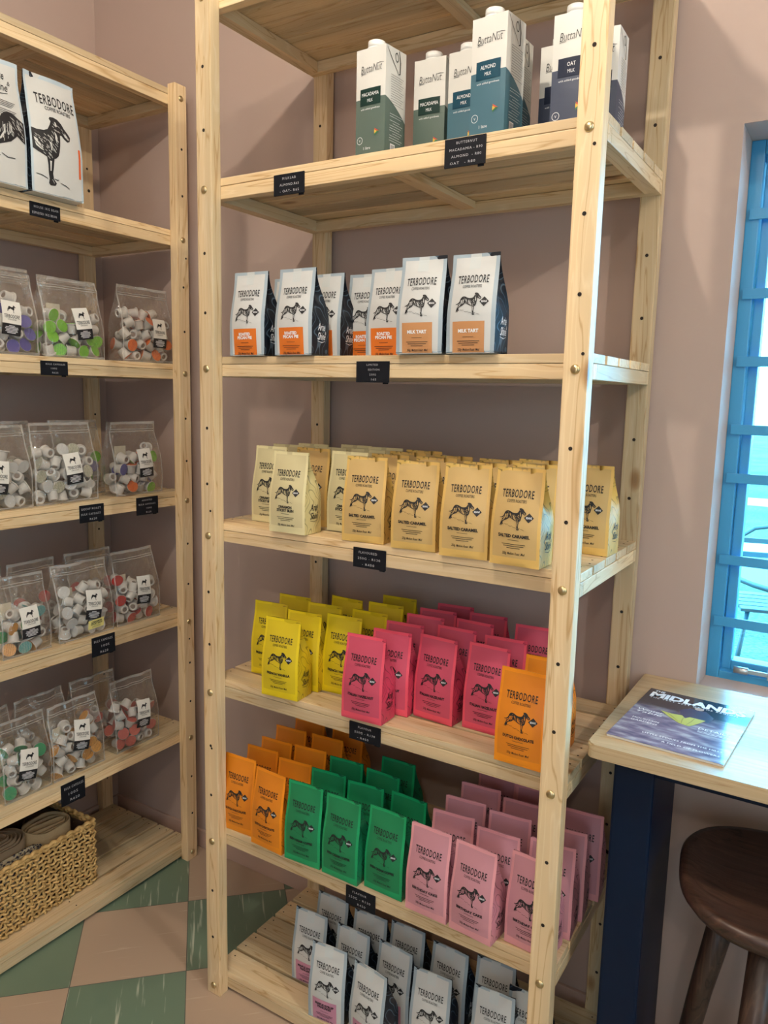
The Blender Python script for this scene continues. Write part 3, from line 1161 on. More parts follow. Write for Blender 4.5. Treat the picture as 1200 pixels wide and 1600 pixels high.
def big_bag(y, rz, label, side_dog):
    B = BagShape(.143, .278, .075, .022, 14 + side_dog, 1.3)
    t = empty('large_coffee_bag', (-.444, y, ZT[5] + .001), rz)
    tag(t, label, 'coffee bag', 'large white coffee bags')
    bag_body(B, [kg_panel, kg_edge, navy_side], t, edge=.04, hem=.01)
    S = B.front
    lm = kg_panel
    if side_dog == 0:
        P = Print(S)
        P.text('TERBODORE', .006, .210, .034, fitw=.108, bold=.014, spacing=1.12, arc=.6)
        P.done('brand_lettering', ink, t)
        P = Print(S)
        P.text('COFFEE ROASTERS', .010, .1975, .012, fitw=.072, bold=.02, arc=.6)
        P.done('roaster_lettering', ink, t)
        P = Print(S)
        P.rect(.058, .0645, .055, .125, 0, .0006, 1, 6)
        P.done('orange_strip', bagmat('orange_strip', (.75, .12, .02)), t)
    else:
        P = Print(S)
        P.text('Arise', .012, .232, .026, shear=.3, fitw=.036, bold=.012)
        P.text('&', .040, .222, .014, shear=.2)
        P.text('Shine', .014, .206, .026, shear=.3, fitw=.042, bold=.012)
        P.line([(-.004, .201), (.012, .197), (.034, .202)], .002)
        P.done('slogan_lettering', ink, t)
        P = Print(S)
        for g, (n, zz) in enumerate(((4, .182), (4, .162), (3, .142))):
            for i in range(n):
                L = .042 - .004 * i
                P.rect(.008 - L, .008 + L, zz - i * .004, zz - i * .004 + .0013, 0, .0007, 8, 1)
        P.text('Fresh Roasted Coffee', .012, .110, .010, shear=.35, fitw=.056)
        P.done('small_print', ink, t)
    # each bag carries one half of the hound; put side by side they make a whole one
    P = Print(S)
    size = .162
    if side_dog == 0:
        keep, shift = (lambda x: x > -.012), -.0675
    else:
        keep, shift = (lambda x: x < .000), .0675

    def clipped(poly, mi, off):
        # Sutherland-Hodgman against the panel edge
        sgn = 1 if side_dog == 0 else -1
        lim = -.006
        out = []
        for i in range(len(poly)):
            a, b = poly[i], poly[(i + 1) % len(poly)]
            ia, ib = sgn * (a[0] - lim) >= 0, sgn * (b[0] - lim) >= 0
            if ia:
                out.append(a)
            if ia != ib:
                k = (lim - a[0]) / (b[0] - a[0])
                out.append((lim, a[1] + k * (b[1] - a[1])))
        if len(out) > 2:
            P.ngon(out, mi, off, size, shift - size * lim, .022)
    clipped(DOG, 0, .0008)
    for h in HL:
        clipped([((x - sum(p[0] for p in h) / len(h)) * .8 + sum(p[0] for p in h) / len(h), (y - sum(p[1] for p in h) / len(h)) * .8 + sum(p[1] for p in h) / len(h)) for x, y in h], 1, .0012)
    for s in HATCH:
        if all(((x > .01) if side_dog == 0 else (x < -.02)) for x, yv in s):
            P.line(s, size * .0075, 1, .0013, size, shift + size * .006, .022)
    for s in ST + GR:
        if all(keep(x) for x, yv in s) or all((x > -.006) if side_dog == 0 else (x < -.006) for x, yv in s):
            if all(((x > -.006) if side_dog == 0 else (x < -.006)) for x, yv in s):
                P.line(s, size * .012, 0, .0015, size, shift + size * .006, .022)
    P.done('hound_emblem', [ink, lm], t)
    return t


big_bag(-.027, pi / 2, 'large white coffee bag printed with the head and front legs of a hound', 0)
big_bag(-.181, pi / 2, 'large white coffee bag printed with the tail half of a hound, at the picture edge', 1)

# ------------------------------------------------------------------ milk cartons
cap_m = mat('white_cap', (.75, .75, .73), .4)
bump(cap_m, 80, .1)
carton_white = mat('carton_white', (.66, .65, .61), .42)
bump(carton_white, 12, .08)


def carton(kind, x, y, rz, label):
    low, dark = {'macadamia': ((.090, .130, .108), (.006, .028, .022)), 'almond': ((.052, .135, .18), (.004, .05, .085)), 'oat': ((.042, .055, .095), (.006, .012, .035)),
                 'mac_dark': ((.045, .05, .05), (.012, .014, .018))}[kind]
    W_, D_, H_ = .070, .070, .200
    t = empty('milk_carton', (x, y, ZT[5] + .0006), rz)
    tag(t, label, 'milk carton', 'cartons of plant milk on the upper shelf')
    lm = mat(kind + '_sleeve', low, .42)
    bump(lm, 12, .08)
    dm = mat(kind + '_plate', dark, .5, spec=.25)
    bump(dm, 12, .05)
    # body with origin at the front right corner, sloping seam between white and colour
    bm = bmesh.new()
    n = 8
    sp = .108

    def ring(z, ins=0):
        pts = []
        c = [(-W_ + ins, ins), (-ins, ins), (-ins, D_ - ins), (-W_ + ins, D_ - ins)]
        return c

    def seam(px, py):
        # colour line is level on the front and dips to the back along the sides
        return sp - .0 - .035 * (py / D_) ** 1.2
    prof = []
    for k in range(4):
        a = ring(0)[k]
        b = ring(0)[(k + 1) % 4]
        for i in range(n):
            q = i / n
            prof.append((a[0] + (b[0] - a[0]) * q, a[1] + (b[1] - a[1]) * q))
    N = len(prof)

    def bulge(px, py, z):
        cx, cy = -W_ / 2, D_ / 2
        dx, dy = (px - cx) / (W_ / 2), (py - cy) / (D_ / 2)
        k = .0022 * sin(pi * z / H_)
        bx = k * (1 - dy * dy) * (1 if dx > .999 else -1 if dx < -.999 else 0)
        by = k * (1 - dx * dx) * (1 if dy > .999 else -1 if dy < -.999 else 0)
        return px + bx, py + by
    rows = []
    for q in [0, .33, .66, 1]:
        rows.append([bm.verts.new((*bulge(px, py, seam(px, py) * q), seam(px, py) * q)) for px, py in prof])
    for q in [.25, .5, .75, 1]:
        rows.append([bm.verts.new((*bulge(px, py, seam(px, py) + (H_ - seam(px, py)) * q), seam(px, py) + (H_ - seam(px, py) - (.0 if q < 1 else -.003 * (py / D_))) * q)) for px, py in prof])
    for j in range(len(rows) - 1):
        for i in range(N):
            f = bm.faces.new((rows[j][i], rows[j][(i + 1) % N], rows[j + 1][(i + 1) % N], rows[j + 1][i]))
            f.material_index = 0 if j < 3 else 1
    bm.faces.new(rows[0][::-1]).material_index = 0
    bm.faces.new(rows[-1]).material_index = 1
    new_obj('carton_body', bm, [lm, carton_white], t)
    # cap
    bm = bmesh.new()
    add_cyl(bm, (-.038, .022, H_ - .004), (0, 0, 1), .0195, .008, 28, r2=.0190)
    add_cyl(bm, (-.038, .022, H_ + .004), (0, 0, 1), .0175, .0125, 28, r2=.0170)
    new_obj('cap', bm, cap_m, t)
    S = lambda u, v, off: (-W_ + u, -off - .0024 * sin(pi * v / H_) * (1 - ((u - W_ / 2) / (W_ / 2)) ** 2), v)
    P = Print(S)
    P.text('ButtaNut', .036, .155, .021, xs=.7, shear=.25, fitw=.050, bold=-.012, rot=.03)
    P.line([(.012, .152), (.018, .1535), (.024, .153)], .001)
    P.line([(.050, .168), (.058, .169), (.066, .168)], .0010)
    P.done('brand_lettering', ink, t)
    P = Print(S)
    P.rect(.0115, .060, .095, .126, 0, .0006, 4, 2)
    P.done('name_plate', dm, t)
    P = Print(S)
    nm = {'macadamia': 'MACADAMIA', 'mac_dark': 'MACADAMIA', 'almond': 'ALMOND', 'oat': 'OAT'}[kind]
    P.text(nm, .036, .1115, .0095, fitw=min(.040, .0050 * len(nm)), off=.0012)
    P.text('MILK', .036, .1005, .0085, off=.0012, fitw=.013)
    P.text('with added goodness', .036, .087, .0048, fitw=.045, off=.0006)
    P.text('1 litre', .028, .014, .0075, off=.0006)
    for k in range(20):
        a0, a1 = 2 * pi * k / 20, 2 * pi * (k + 1) / 20
        P.polys([(.0070 * cos(a0), .0070 * sin(a0)), (.0070 * cos(a1), .0070 * sin(a1)), (.0062 * cos(a1), .0062 * sin(a1)), (.0062 * cos(a0), .0062 * sin(a0))], [(0, 1, 2, 3)], 0, .0006, .011, .032)
    P.text('V', .011, .0295, .0065, off=.0006)
    P.done('front_lettering', white_ink, t)
    # little triangular flag emblem
    P = Print(S)
    P.ngon([(0, 0), (.011, .007), (0, .014)], 0, .0007, 1, .047, .037)
    P.ngon([(.002, .009), (.011, .007), (0, .014)], 1, .0010, 1, .047, .037)
    P.ngon([(0, .003), (.006, .007), (0, .011)], 2, .0013, 1, .047, .037)
    P.done('flag_emblem', [mat('flag_green', (.05, .2, .08), .5), mat('flag_red', (.55, .06, .04), .5), mat('flag_gold', (.6, .4, .05), .5)], t)
    # right side: flap lines and small print
    Sd = lambda u, v, off: (off + .0024 * sin(pi * v / H_) * (1 - ((u - D_ / 2) / (D_ / 2)) ** 2), u, v)
    P = Print(Sd)
    P.line([(.004, .196), (.020, .178), (.040, .158)], .0016)
    P.line([(.044, .200), (.048, .180), (.046, .158), (.040, .156)], .0030)
    for k in range(16):
        a0, a1 = 2 * pi * k / 16, 2 * pi * (k + 1) / 16
        P.polys([(.006 * cos(a0), .009 * sin(a0)), (.006 * cos(a1), .009 * sin(a1)), (.0045 * cos(a1), .007 * sin(a1)), (.0045 * cos(a0), .007 * sin(a0))], [(0, 1, 2, 3)], 0, .0007, .036, .186)
    for i in range(13):
        P.rect(.016, .060 - (i % 3) * .004, .150 - i * .0044, .1506 - i * .0044, 0, .0006, 2, 1)
    P.done('side_small_print', ink, t)
    P = Print(Sd)
    for i in range(11):
        P.rect(.014 + (i % 4 == 3) * .01, .058 - (i % 3) * .005, .078 - i * .0046 - (i > 1) * .003, .0786 - i * .0046 - (i > 1) * .003, 0, .0006, 2, 1)
    P.rect(.018, .034, .004, .024, 0, .0006, 1, 1)
    P.done('side_white_print', white_ink, t)
    P = Print(Sd)
    for i in range(6):
        P.rect(.020 + i * .0021, .0209 + i * .0021, .006, .022, 0, .0009, 1, 1)
    P.done('barcode', ink, t)
    return t


carton('macadamia', .455, .050, radians(-3), 'green and white macadamia milk carton standing alone at the left, nearest the front')
carton('macadamia', .531, .152, radians(2), 'green and white macadamia milk carton set back between the front green and front blue ones')
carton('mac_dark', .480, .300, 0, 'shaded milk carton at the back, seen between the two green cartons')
carton('almond', .609, .150, 0, 'blue and white almond milk carton behind and left of the front blue one')
carton('almond', .708, .044, radians(-4), 'blue and white almond milk carton in front above the four-line price card')
carton('almond', .692, .134, 0, 'blue and white almond milk carton directly behind the front one')
carton('oat', .775, .212, 0, 'navy and white oat milk carton set back, left of the front oat one')
carton('oat', .840, .104, 0, 'navy and white oat milk carton half hidden by the right front post')
carton('oat', .862, .190, radians(3), 'navy and white oat milk carton seen just right of the front post')

# ------------------------------------------------------------------ clear bags of capsules
film = bpy.data.materials.new('clear_plastic_film')
film.use_nodes = True
nt = film.node_tree
for n in list(nt.nodes):
    nt.nodes.remove(n)
o_ = nt.nodes.new('ShaderNodeOutputMaterial')
t_ = nt.nodes.new('ShaderNodeBsdfTransparent'); t_.inputs[0].default_value = (.97, .97, .96, 1)
g_ = nt.nodes.new('ShaderNodeBsdfGlossy'); g_.inputs['Roughness'].default_value = .05; g_.inputs[0].default_value = (1, 1, 1, 1)
d_ = nt.nodes.new('ShaderNodeBsdfDiffuse'); d_.inputs[0].default_value = (.8, .78, .74, 1)
tc_ = nt.nodes.new('ShaderNodeTexCoord')
n_ = nt.nodes.new('ShaderNodeTexNoise'); n_.inputs['Scale'].default_value = 24; n_.inputs['Detail'].default_value = 3; n_.inputs['Distortion'].default_value = 1.2
b_ = nt.nodes.new('ShaderNodeBump'); b_.inputs['Strength'].default_value = .9; b_.inputs['Distance'].default_value = .012
nt.links.new(tc_.outputs['Object'], n_.inputs['Vector']); nt.links.new(n_.outputs[0], b_.inputs['Height']); nt.links.new(b_.outputs[0], g_.inputs['Normal'])
lw = nt.nodes.new('ShaderNodeLayerWeight'); lw.inputs[0].default_value = .25
nt.links.new(b_.outputs[0], lw.inputs['Normal'])
mr_ = nt.nodes.new('ShaderNodeMapRange'); mr_.inputs[3].default_value = .07; mr_.inputs[4].default_value = .45
nt.links.new(lw.outputs['Facing'], mr_.inputs[0])
x1_ = nt.nodes.new('ShaderNodeMixShader'); x2_ = nt.nodes.new('ShaderNodeMixShader'); x2_.inputs[0].default_value = .035
nt.links.new(mr_.outputs[0], x1_.inputs[0]); nt.links.new(t_.outputs[0], x1_.inputs[1]); nt.links.new(g_.outputs[0], x1_.inputs[2])
nt.links.new(x1_.outputs[0], x2_.inputs[1]); nt.links.new(d_.outputs[0], x2_.inputs[2]); nt.links.new(x2_.outputs[0], o_.inputs[0])
film_seal = film.copy(); film_seal.name = 'clear_plastic_seal'
for n in film_seal.node_tree.nodes:
    if n.type == 'MIX_SHADER' and not n.inputs[0].is_linked:
        n.inputs[0].default_value = .30

cup_m = mat('capsule_white', (.60, .575, .54), .38)
bump(cup_m, 60, .05)
inside_m = mat('capsule_base', (.22, .17, .14), .6)
bump(inside_m, 60, .05)


def lid_mat(name, c, metal=.0, stripe=None):
    m = mat(name, c, .35, metal=metal)
    if stripe:
        tc = nd(m, 'ShaderNodeTexCoord')
        wv = nd(m, 'ShaderNodeTexWave')
        wv.inputs['Scale'].default_value = 70
        wv.inputs['Distortion'].default_value = 4
        wv.inputs['Detail Scale'].default_value = 3
        lk(m, tc.outputs['Object'], wv.inputs[0])
        r = ramp(m, wv.outputs[0], [(.45, c), (.6, stripe)])
        lk(m, r.outputs[0], m.node_tree.nodes['Principled BSDF'].inputs['Base Color'])
    else:
        bump(m, 120, .3)
    return m


LID = dict(green=lid_mat('lid_lime', (.22, .55, .03), stripe=(.12, .36, .02)), orange=lid_mat('lid_orange', (.75, .17, .02), stripe=(.6, .10, .01)), purple=lid_mat('lid_purple', (.10, .09, .33)),
           stripe=lid_mat('lid_navy_stripe', (.05, .06, .12), stripe=(.6, .6, .58)), cream=lid_mat('lid_cream_stripe', (.6, .57, .45), stripe=(.32, .33, .24)), silver=lid_mat('lid_silver', (.60, .60, .59), metal=0),
           red=lid_mat('lid_red', (.50, .035, .03)), emerald=lid_mat('lid_emerald', (.01, .26, .09)), amber=lid_mat('lid_amber', (.72, .36, .08), stripe=(.5, .22, .04)),
           coral=lid_mat('lid_coral', (.55, .13, .10)), teal=lid_mat('lid_teal', (.06, .35, .36), stripe=(.3, .5, .48)))


def capsule_proto():
    bm = bmesh.new()
    n = 18
    # profile from the base to the rim; lid end at z = 0, base at z = .028
    prof = [(.0065, .0262), (.0115, .0282), (.0130, .0262), (.0148, .0040), (.0150, .0030), (.0185, .0022), (.0187, .0008), (.0180, 0)]
    prev = None
    first = None
    for j, (r, z) in enumerate(prof):
        ring = [bm.verts.new((r * cos(2 * pi * a / n), r * sin(2 * pi * a / n), z)) for a in range(n)]
        if prev:
            for a in range(n):
                f = bm.faces.new((prev[a], prev[(a + 1) % n], ring[(a + 1) % n], ring[a]))
                f.smooth = True
                f.material_index = 0
        else:
            f = bm.faces.new(ring)
            f.material_index = 1
        prev = ring
    o = new_obj('coffee_capsule', bm, [cup_m, inside_m])
    return o


cap0 = capsule_proto()
lid0 = {}
for k, m in LID.items():
    bm = bmesh.new()
    add_cyl(bm, (0, 0, -.0006), (0, 0, 1), .0176, .0008, 18)
    lid0[k] = new_obj('foil_lid', bm, m)

lab_white = mat('label_white', (.78, .76, .70), .5)
bump(lab_white, 100, .05)
lab_yellow = mat('label_yellow', (.80, .72, .26), .5)
bump(lab_yellow, 100, .05)
lab_back = mat('label_back', (.52, .47, .36), .7)
bump(lab_back, 100, .05)
rc = random.Random(77)
n_caps = 0
extra = []


def clear_bag(yc, x, z, w_, h_, d_, rz, lids, label, sticker=(.012, .092, -8), extra_tag=None, front=True, fill=.64, bagname='clear'):
    """front faces +x on the left rack"""
    global n_caps
    B = BagShape(w_, h_, d_, d_ * .45, 30 + len(extra) + int(yc * 100), 2.6, gus=.16)
    t = empty('capsule_bag', (x, yc, z + .0012), pi / 2 + rz)
    tag(t, label, 'bag of coffee capsules', 'clear zip bags of coffee capsules')
    bag_body(B, [film, film_seal, film], t, edge=.022, hem=.03, name='clear_pouch', NU=14, NV=30)
    bm = bmesh.new()
    zs = h_ * .87
    for q in (0, .006):
        add_tube(bm, [(u * B.hw(.87) * .98, B.fy(u * B.hw(.87), zs + q) - .0012, zs + q) for u in [-1 + i / 6 for i in range(13)]], .0009, 5)
    new_obj('zip_strip', bm, film_seal, t)
    su, sv, sa = sticker
    if front:
        rs = radians(sa)
        S = lambda u, v, off: B.front(su + 1.28 * (u * cos(rs) - v * sin(rs)), sv - .012 + 1.28 * (u * sin(rs) + v * cos(rs)), .0012 + off)
        lw_, lh_ = .040, .064
        P = Print(S)
        P.rect(-lw_ / 2, lw_ / 2, -.003, lh_ - .024, 0, 0, 4, 6)
        P.done('brand_sticker', lab_white, t)
        P = Print(S)
        P.rect(-lw_ / 2, lw_ / 2, -.024, -.003, 0, 0, 4, 3)
        P.done('black_sticker', ink, t)
        P = Print(S)
        dog(P, 0, .0175, .0145, detail=False, off=.0004)
        P.text('TERBODORE', 0, .0075, .0095, fitw=.032, bold=.01, off=.0004)
        P.text('COFFEE ROASTERS', 0, .0035, .0035, fitw=.018, off=.0004)
        P.done('sticker_print', ink, t)
        P = Print(S)
        for i, ww in enumerate((.006, .013, .014, .012, .013, .009)):
            P.rect(-ww, ww, -.0075 - i * .0026, -.0065 - i * .0026, 0, .0004, 2, 1)
        P.done('sticker_small_print', white_ink, t)
        if extra_tag:
            S2 = lambda u, v, off: B.front(.022 + u, .034 + v + u * .06, .0018 + off)
            P = Print(S2)
            P.rect(-.026, .026, -.012, .014, 0, 0, 4, 3)
            P.done('yellow_sticker', lab_yellow, t)
            P = Print(S2)
            P.text('CINNAMON', 0, .005, .0075, fitw=.036, bold=.03, off=.0004)
            P.text('STICKY BUN', 0, -.001, .0075, fitw=.038, bold=.03, off=.0004)
            for i in range(2):
                P.rect(-.014, .014, -.005 - i * .003, -.0043 - i * .003, 0, .0004, 2, 1)
            P.done('yellow_sticker_print', ink, t)
        # pale card seen through the film, at the back of the capsules
        bm = bmesh.new()
        add_box(bm, -.062, -.022, d_ * .5, d_ * .5 + .0008, h_ * .46, h_ * .67)
        new_obj('back_card', bm, lab_back, t)
    # capsules
    M_ = t.matrix_basis.copy()
    pit = .0345
    nx = int((w_ - .006) / pit)
    nz = int(round(h_ * fill / .0295))
    ny = 2 if front else 1
    kinds = list(lids)
    for iy in range(ny):
        for iz in range(nz):
            offx = (pit / 2) if (iz + iy) % 2 else 0
            for ix in range(nx):
                if iz == nz - 1 and rc.random() < .35:
                    continue
                cx = (ix - (nx - 1) / 2) * pit + (offx - pit / 4) * .8 + rc.uniform(-.003, .003)
                cx = max(-w_ / 2 + .020, min(w_ / 2 - .020, cx))
                cz = .0200 + iz * .0290 + rc.uniform(-.002, .003)
                dd = B.by(0, cz) - B.fy(0, cz)
                cy = B.fy(cx, cz) + .0205 + iy * (.034) + rc.uniform(0, .002)
                if cy > B.by(cx, cz) - .012:
                    continue
                # orientation: mostly lying, any side facing out
                ori = rc.random()
                if ori < .30:
                    d = Vector((rc.uniform(-.4, .4), 1, rc.uniform(-.4, .4)))       # lid shows to the front
                elif ori < .5:
                    d = Vector((rc.uniform(-.6, .6), -1, rc.uniform(-.5, .5)))      # base shows
                else:
                    d = Vector((rc.uniform(-1, 1), rc.uniform(-.5, .3), rc.uniform(-1, 1)))
                q = d.normalized().to_track_quat('Z', 'Y')
                Mx = M_ @ Matrix.Translation((cx, cy, cz)) @ q.to_matrix().to_4x4() @ Matrix.Scale(.96, 4) @ Matrix.Translation((0, 0, -.013))
                kd = rc.choice(kinds)
                if front and (iy == 0 or n_caps < 290):
                    c = cap0.copy()
                    col.objects.link(c)
                    c.matrix_world = Mx
                    l = lid0[kd].copy()
                    col.objects.link(l)
                    l.parent = c
                    lab_ = 'capsule in the %s, %s layer%s, %s from the left' % (bagname, ('bottom', 'second', 'third', 'fourth', 'fifth', 'sixth')[iz], ' at the back' if iy else '', ('first', 'second', 'third', 'fourth', 'fifth')[ix])
                    tag(c, lab_, 'coffee capsule', 'capsules in the ' + bagname)
                    n_caps += 1
                else:
                    extra.append((Mx, kd))
    return t


def cb(p0_, p1_, zi, lids, label, bagname, x=-.499, h_=.205, sticker=(.012, .092, -8), rz=0, d_=.062, **kw):
    p0_ += .014
    p1_ += .016
    clear_bag((p0_ + p1_) / 2, x, ZT[zi], p1_ - p0_, h_, d_, rz, lids, label, sticker, bagname=bagname, **kw)



W2 = ['silver', 'silver']
cb(-.262, -.078, 4, ['purple'], 'clear zip bag of capsules with purple lids, cut by the picture edge', 'purple lidded bag', sticker=(.014, .088, -4), h_=.212)
cb(-.058, .122, 4, ['green'], 'clear zip bag of capsules with lime green lids', 'lime lidded bag', sticker=(.020, .092, 8), h_=.206)
cb(.188, .376, 4, ['orange'], 'clear zip bag of capsules with orange lids at the right end of its shelf', 'orange lidded bag', sticker=(.030, .086, 0), h_=.214)
cb(-.300, -.112, 3, ['stripe', 'cream', 'silver'], 'clear zip bag of capsules with navy striped lids at the left picture edge', 'striped lidded bag', sticker=(-.004, .086, -8), h_=.210)
cb(-.103, .088, 3, ['cream', 'silver', 'cream'], 'clear zip bag of white and cream capsules, left of the mixed one', 'cream lidded bag', sticker=(.012, .094, 5), h_=.214)
cb(.146, .320, 3, ['orange', 'stripe', 'green', 'purple'], 'clear zip bag of mixed capsules with orange, green and striped lids', 'mixed lid bag', sticker=(.018, .094, 3), h_=.212)
cb(-.215, -.078, 2, ['emerald', 'teal', 'red', 'amber'], 'clear zip bag of capsules with green, orange and teal lids at the left', 'teal lidded bag', sticker=(.006, .088, 2), h_=.208)
cb(-.052, .124, 2, W2, 'clear zip bag of silver lidded capsules with a yellow sticker', 'yellow sticker bag', sticker=(.016, .092, -8), h_=.212, extra_tag=True)
cb(.140, .300, 2, ['red'], 'clear zip bag of capsules with bright red lids', 'bright red lidded bag', sticker=(.012, .098, -6), h_=.218)
cb(-.232, -.094, 1, ['emerald'], 'clear zip bag of capsules with dark green lids above the basket', 'dark green lidded bag', sticker=(-.004, .092, -12), h_=.215)
cb(-.088, .078, 1, ['amber'], 'clear zip bag of capsules with gold brown lids', 'gold lidded bag', sticker=(.004, .112, -14), h_=.210)
cb(.122, .284, 1, ['coral'], 'clear zip bag of capsules with dull coral lids on the lowest capsule shelf', 'coral lidded bag', sticker=(.016, .100, -8), h_=.216)
# second row
for p0_, p1_, zi, lids, lab in [
    (-.16, -.01, 4, ['green'], 'clear zip bag of green lidded capsules behind the purple and lime ones'),
    (.02, .19, 4, ['orange'], 'clear zip bag behind the gap between lime and orange lidded bags'),
    (-.20, -.03, 3, ['cream'], 'clear zip bag standing behind the white and cream capsule bag'),
    (.03, .19, 3, ['green', 'purple'], 'clear zip bag behind the gap left of the mixed capsule bag'),
    (-.12, .03, 2, ['red'], 'clear zip bag standing behind the one with the yellow sticker'),
    (.06, .22, 2, ['red'], 'clear zip bag standing behind the bright red capsules'),
    (-.30, -.13, 2, ['emerald'], 'clear zip bag at the back left, behind the green and teal lids'),
    (-.12, .04, 1, ['amber'], 'clear zip bag standing behind the gold brown capsules'),
    (.06, .22, 1, ['coral'], 'clear zip bag standing behind the coral capsules'),
    (-.29, -.13, 1, ['emerald'], 'clear zip bag at the back left, behind the dark green lids')]:
    cb(p0_, p1_, zi, lids, lab, 'back', x=-.600, h_=.215, d_=.06, front=False, fill=.5)
# what lies deeper in the bags, one pile
if extra:
    bm = bmesh.new()
    mats = [cup_m, inside_m] + list(LID.values())
    keys = list(LID)
    for Mx, kd in extra:
        tmp = bmesh.new()
        tmp.from_mesh(cap0.data)
        tmp.transform(Mx)
        me = bpy.data.meshes.new('t')
        tmp.to_mesh(me)
        tmp.free()
        bm.from_mesh(me)
        bpy.data.meshes.remove(me)
        k0 = len(bm.faces)
        p = [bm.verts.new(Mx @ Vector((.0176 * cos(2 * pi * a / 14), .0176 * sin(2 * pi * a / 14), -.0007))) for a in range(14)]
        f = bm.faces.new(p[::-1])
        f.material_index = 2 + keys.index(kd)
    o = new_obj('coffee_capsules', bm, mats)
    tag(o, 'white coffee capsules lying deeper in the clear bags behind the front ones', 'coffee capsules', kind='stuff')
bpy.data.objects.remove(cap0)
for l in lid0.values():
    bpy.data.objects.remove(l)

# ------------------------------------------------------------------ wicker basket and what it holds
wick = mat('wicker', (.50, .29, .10), .6)
nw = bump(wick, 60, .5, .002)
rw = ramp(wick, nw.outputs[0], [(.3, (.40, .23, .07)), (.7, (.78, .52, .21))])
lk(wick, rw.outputs[0], wick.node_tree.nodes['Principled BSDF'].inputs['Base Color'])
bk = empty('wicker_basket', (-.541, -.147, ZT[0] + .001), pi / 2 + radians(1.5))
tag(bk, 'rectangular woven wicker basket on the bottom shelf of the left rack', 'basket')
BW, BD, BH = .465, .250, .198
rk = random.Random(3)


def rrect(u, inset=0, rad=.03):
    """point on the rounded outline, u in metres from the front left corner, anticlockwise"""
    x0, x1, y0, y1 = -BW / 2 + inset, BW / 2 - inset, inset, BD - inset
    L = [(x1 - x0), (y1 - y0), (x1 - x0), (y1 - y0)]
    tot = sum(L)
    u = u % 1 * tot
    cs = [(x0, y0), (x1, y0), (x1, y1), (x0, y1)]
    k = 0
    while u > L[k]:
        u -= L[k]
        k += 1
    a, b = cs[k], cs[(k + 1) % 4]
    q = u / L[k]
    return a[0] + (b[0] - a[0]) * q, a[1] + (b[1] - a[1]) * q, k


per = 2 * (BW + BD)
bm = bmesh.new()
rows_ = 15
stakes = 72
for j in range(rows_):
    z = .008 + j * (BH - .016) / (rows_ - 1)
    pts = []
    N = stakes * 4
    for i in range(N + 1):
        x, y, k = rrect(i / N)
        wob = .0035 * sin(pi * i / 2 + (pi if j % 2 else 0) + .6)
        nx, ny = [(0, -1), (1, 0), (0, 1), (-1, 0)][k]
        pts.append((x + nx * wob, y + ny * wob, z + .0025 * sin(i * .9 + j) + rk.uniform(-.001, .001)))
    add_tube(bm, pts, .0038, 5)
new_obj('woven_strands', bm, wick, bk)
bm = bmesh.new()
for i in range(stakes):
    x, y, k = rrect((i + .5) / stakes)
    nx, ny = [(0, -1), (1, 0), (0, 1), (-1, 0)][k]
    pts = [(x + nx * .0056 * sin(j * pi / 1 + i * pi + pi / 2) + rk.uniform(-.0015, .0015), y + ny * .0056 * sin(j * pi + i * pi + pi / 2), .002 + j * BH / 14) for j in range(15)]
    add_tube(bm, pts, .0040, 5)
new_obj('woven_stakes', bm, wick, bk)
bm = bmesh.new()
pts = [(*rrect(i / 240)[:2], BH + .003 * sin(i * 1.3)) for i in range(241)]
add_tube(bm, pts, .0062, 6)
pts = [(rrect(i / 240)[0], rrect(i / 240)[1], BH - .008 + .003 * sin(i * 1.3 + 2)) for i in range(241)]
add_tube(bm, pts, .0052, 6)
new_obj('rim', bm, wick, bk)
bm = bmesh.new()
add_box(bm, -BW / 2 + .006, BW / 2 - .006, .006, BD - .006, 0, .006)
new_obj('base', bm, wick, bk)
bm = bmesh.new()
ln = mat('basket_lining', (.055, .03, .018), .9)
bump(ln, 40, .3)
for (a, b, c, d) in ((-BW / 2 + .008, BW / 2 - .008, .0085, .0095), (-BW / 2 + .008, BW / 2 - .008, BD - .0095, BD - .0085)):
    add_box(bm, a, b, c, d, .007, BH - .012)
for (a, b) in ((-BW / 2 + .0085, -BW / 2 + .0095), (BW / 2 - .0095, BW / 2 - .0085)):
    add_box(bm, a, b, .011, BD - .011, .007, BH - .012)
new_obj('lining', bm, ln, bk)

hess = mat('brown_hessian', (.36, .26, .14), .9)
bump(hess, 240, .6, .001)
hess2 = mat('grey_brown_cloth', (.25, .18, .11), .9)
bump(hess2, 200, .6, .001)
rope_m = mat('navy_cream_weave', (.02, .02, .05), .8)
tcr = nd(rope_m, 'ShaderNodeTexCoord')
vr = nd(rope_m, 'ShaderNodeTexVoronoi'); vr.inputs['Scale'].default_value = 130
lk(rope_m, tcr.outputs['Object'], vr.inputs['Vector'])
rr_ = ramp(rope_m, vr.outputs['Distance'], [(.35, (.012, .014, .05)), (.52, (.50, .42, .28))])
lk(rope_m, rr_.outputs[0], rope_m.node_tree.nodes['Principled BSDF'].inputs['Base Color'])


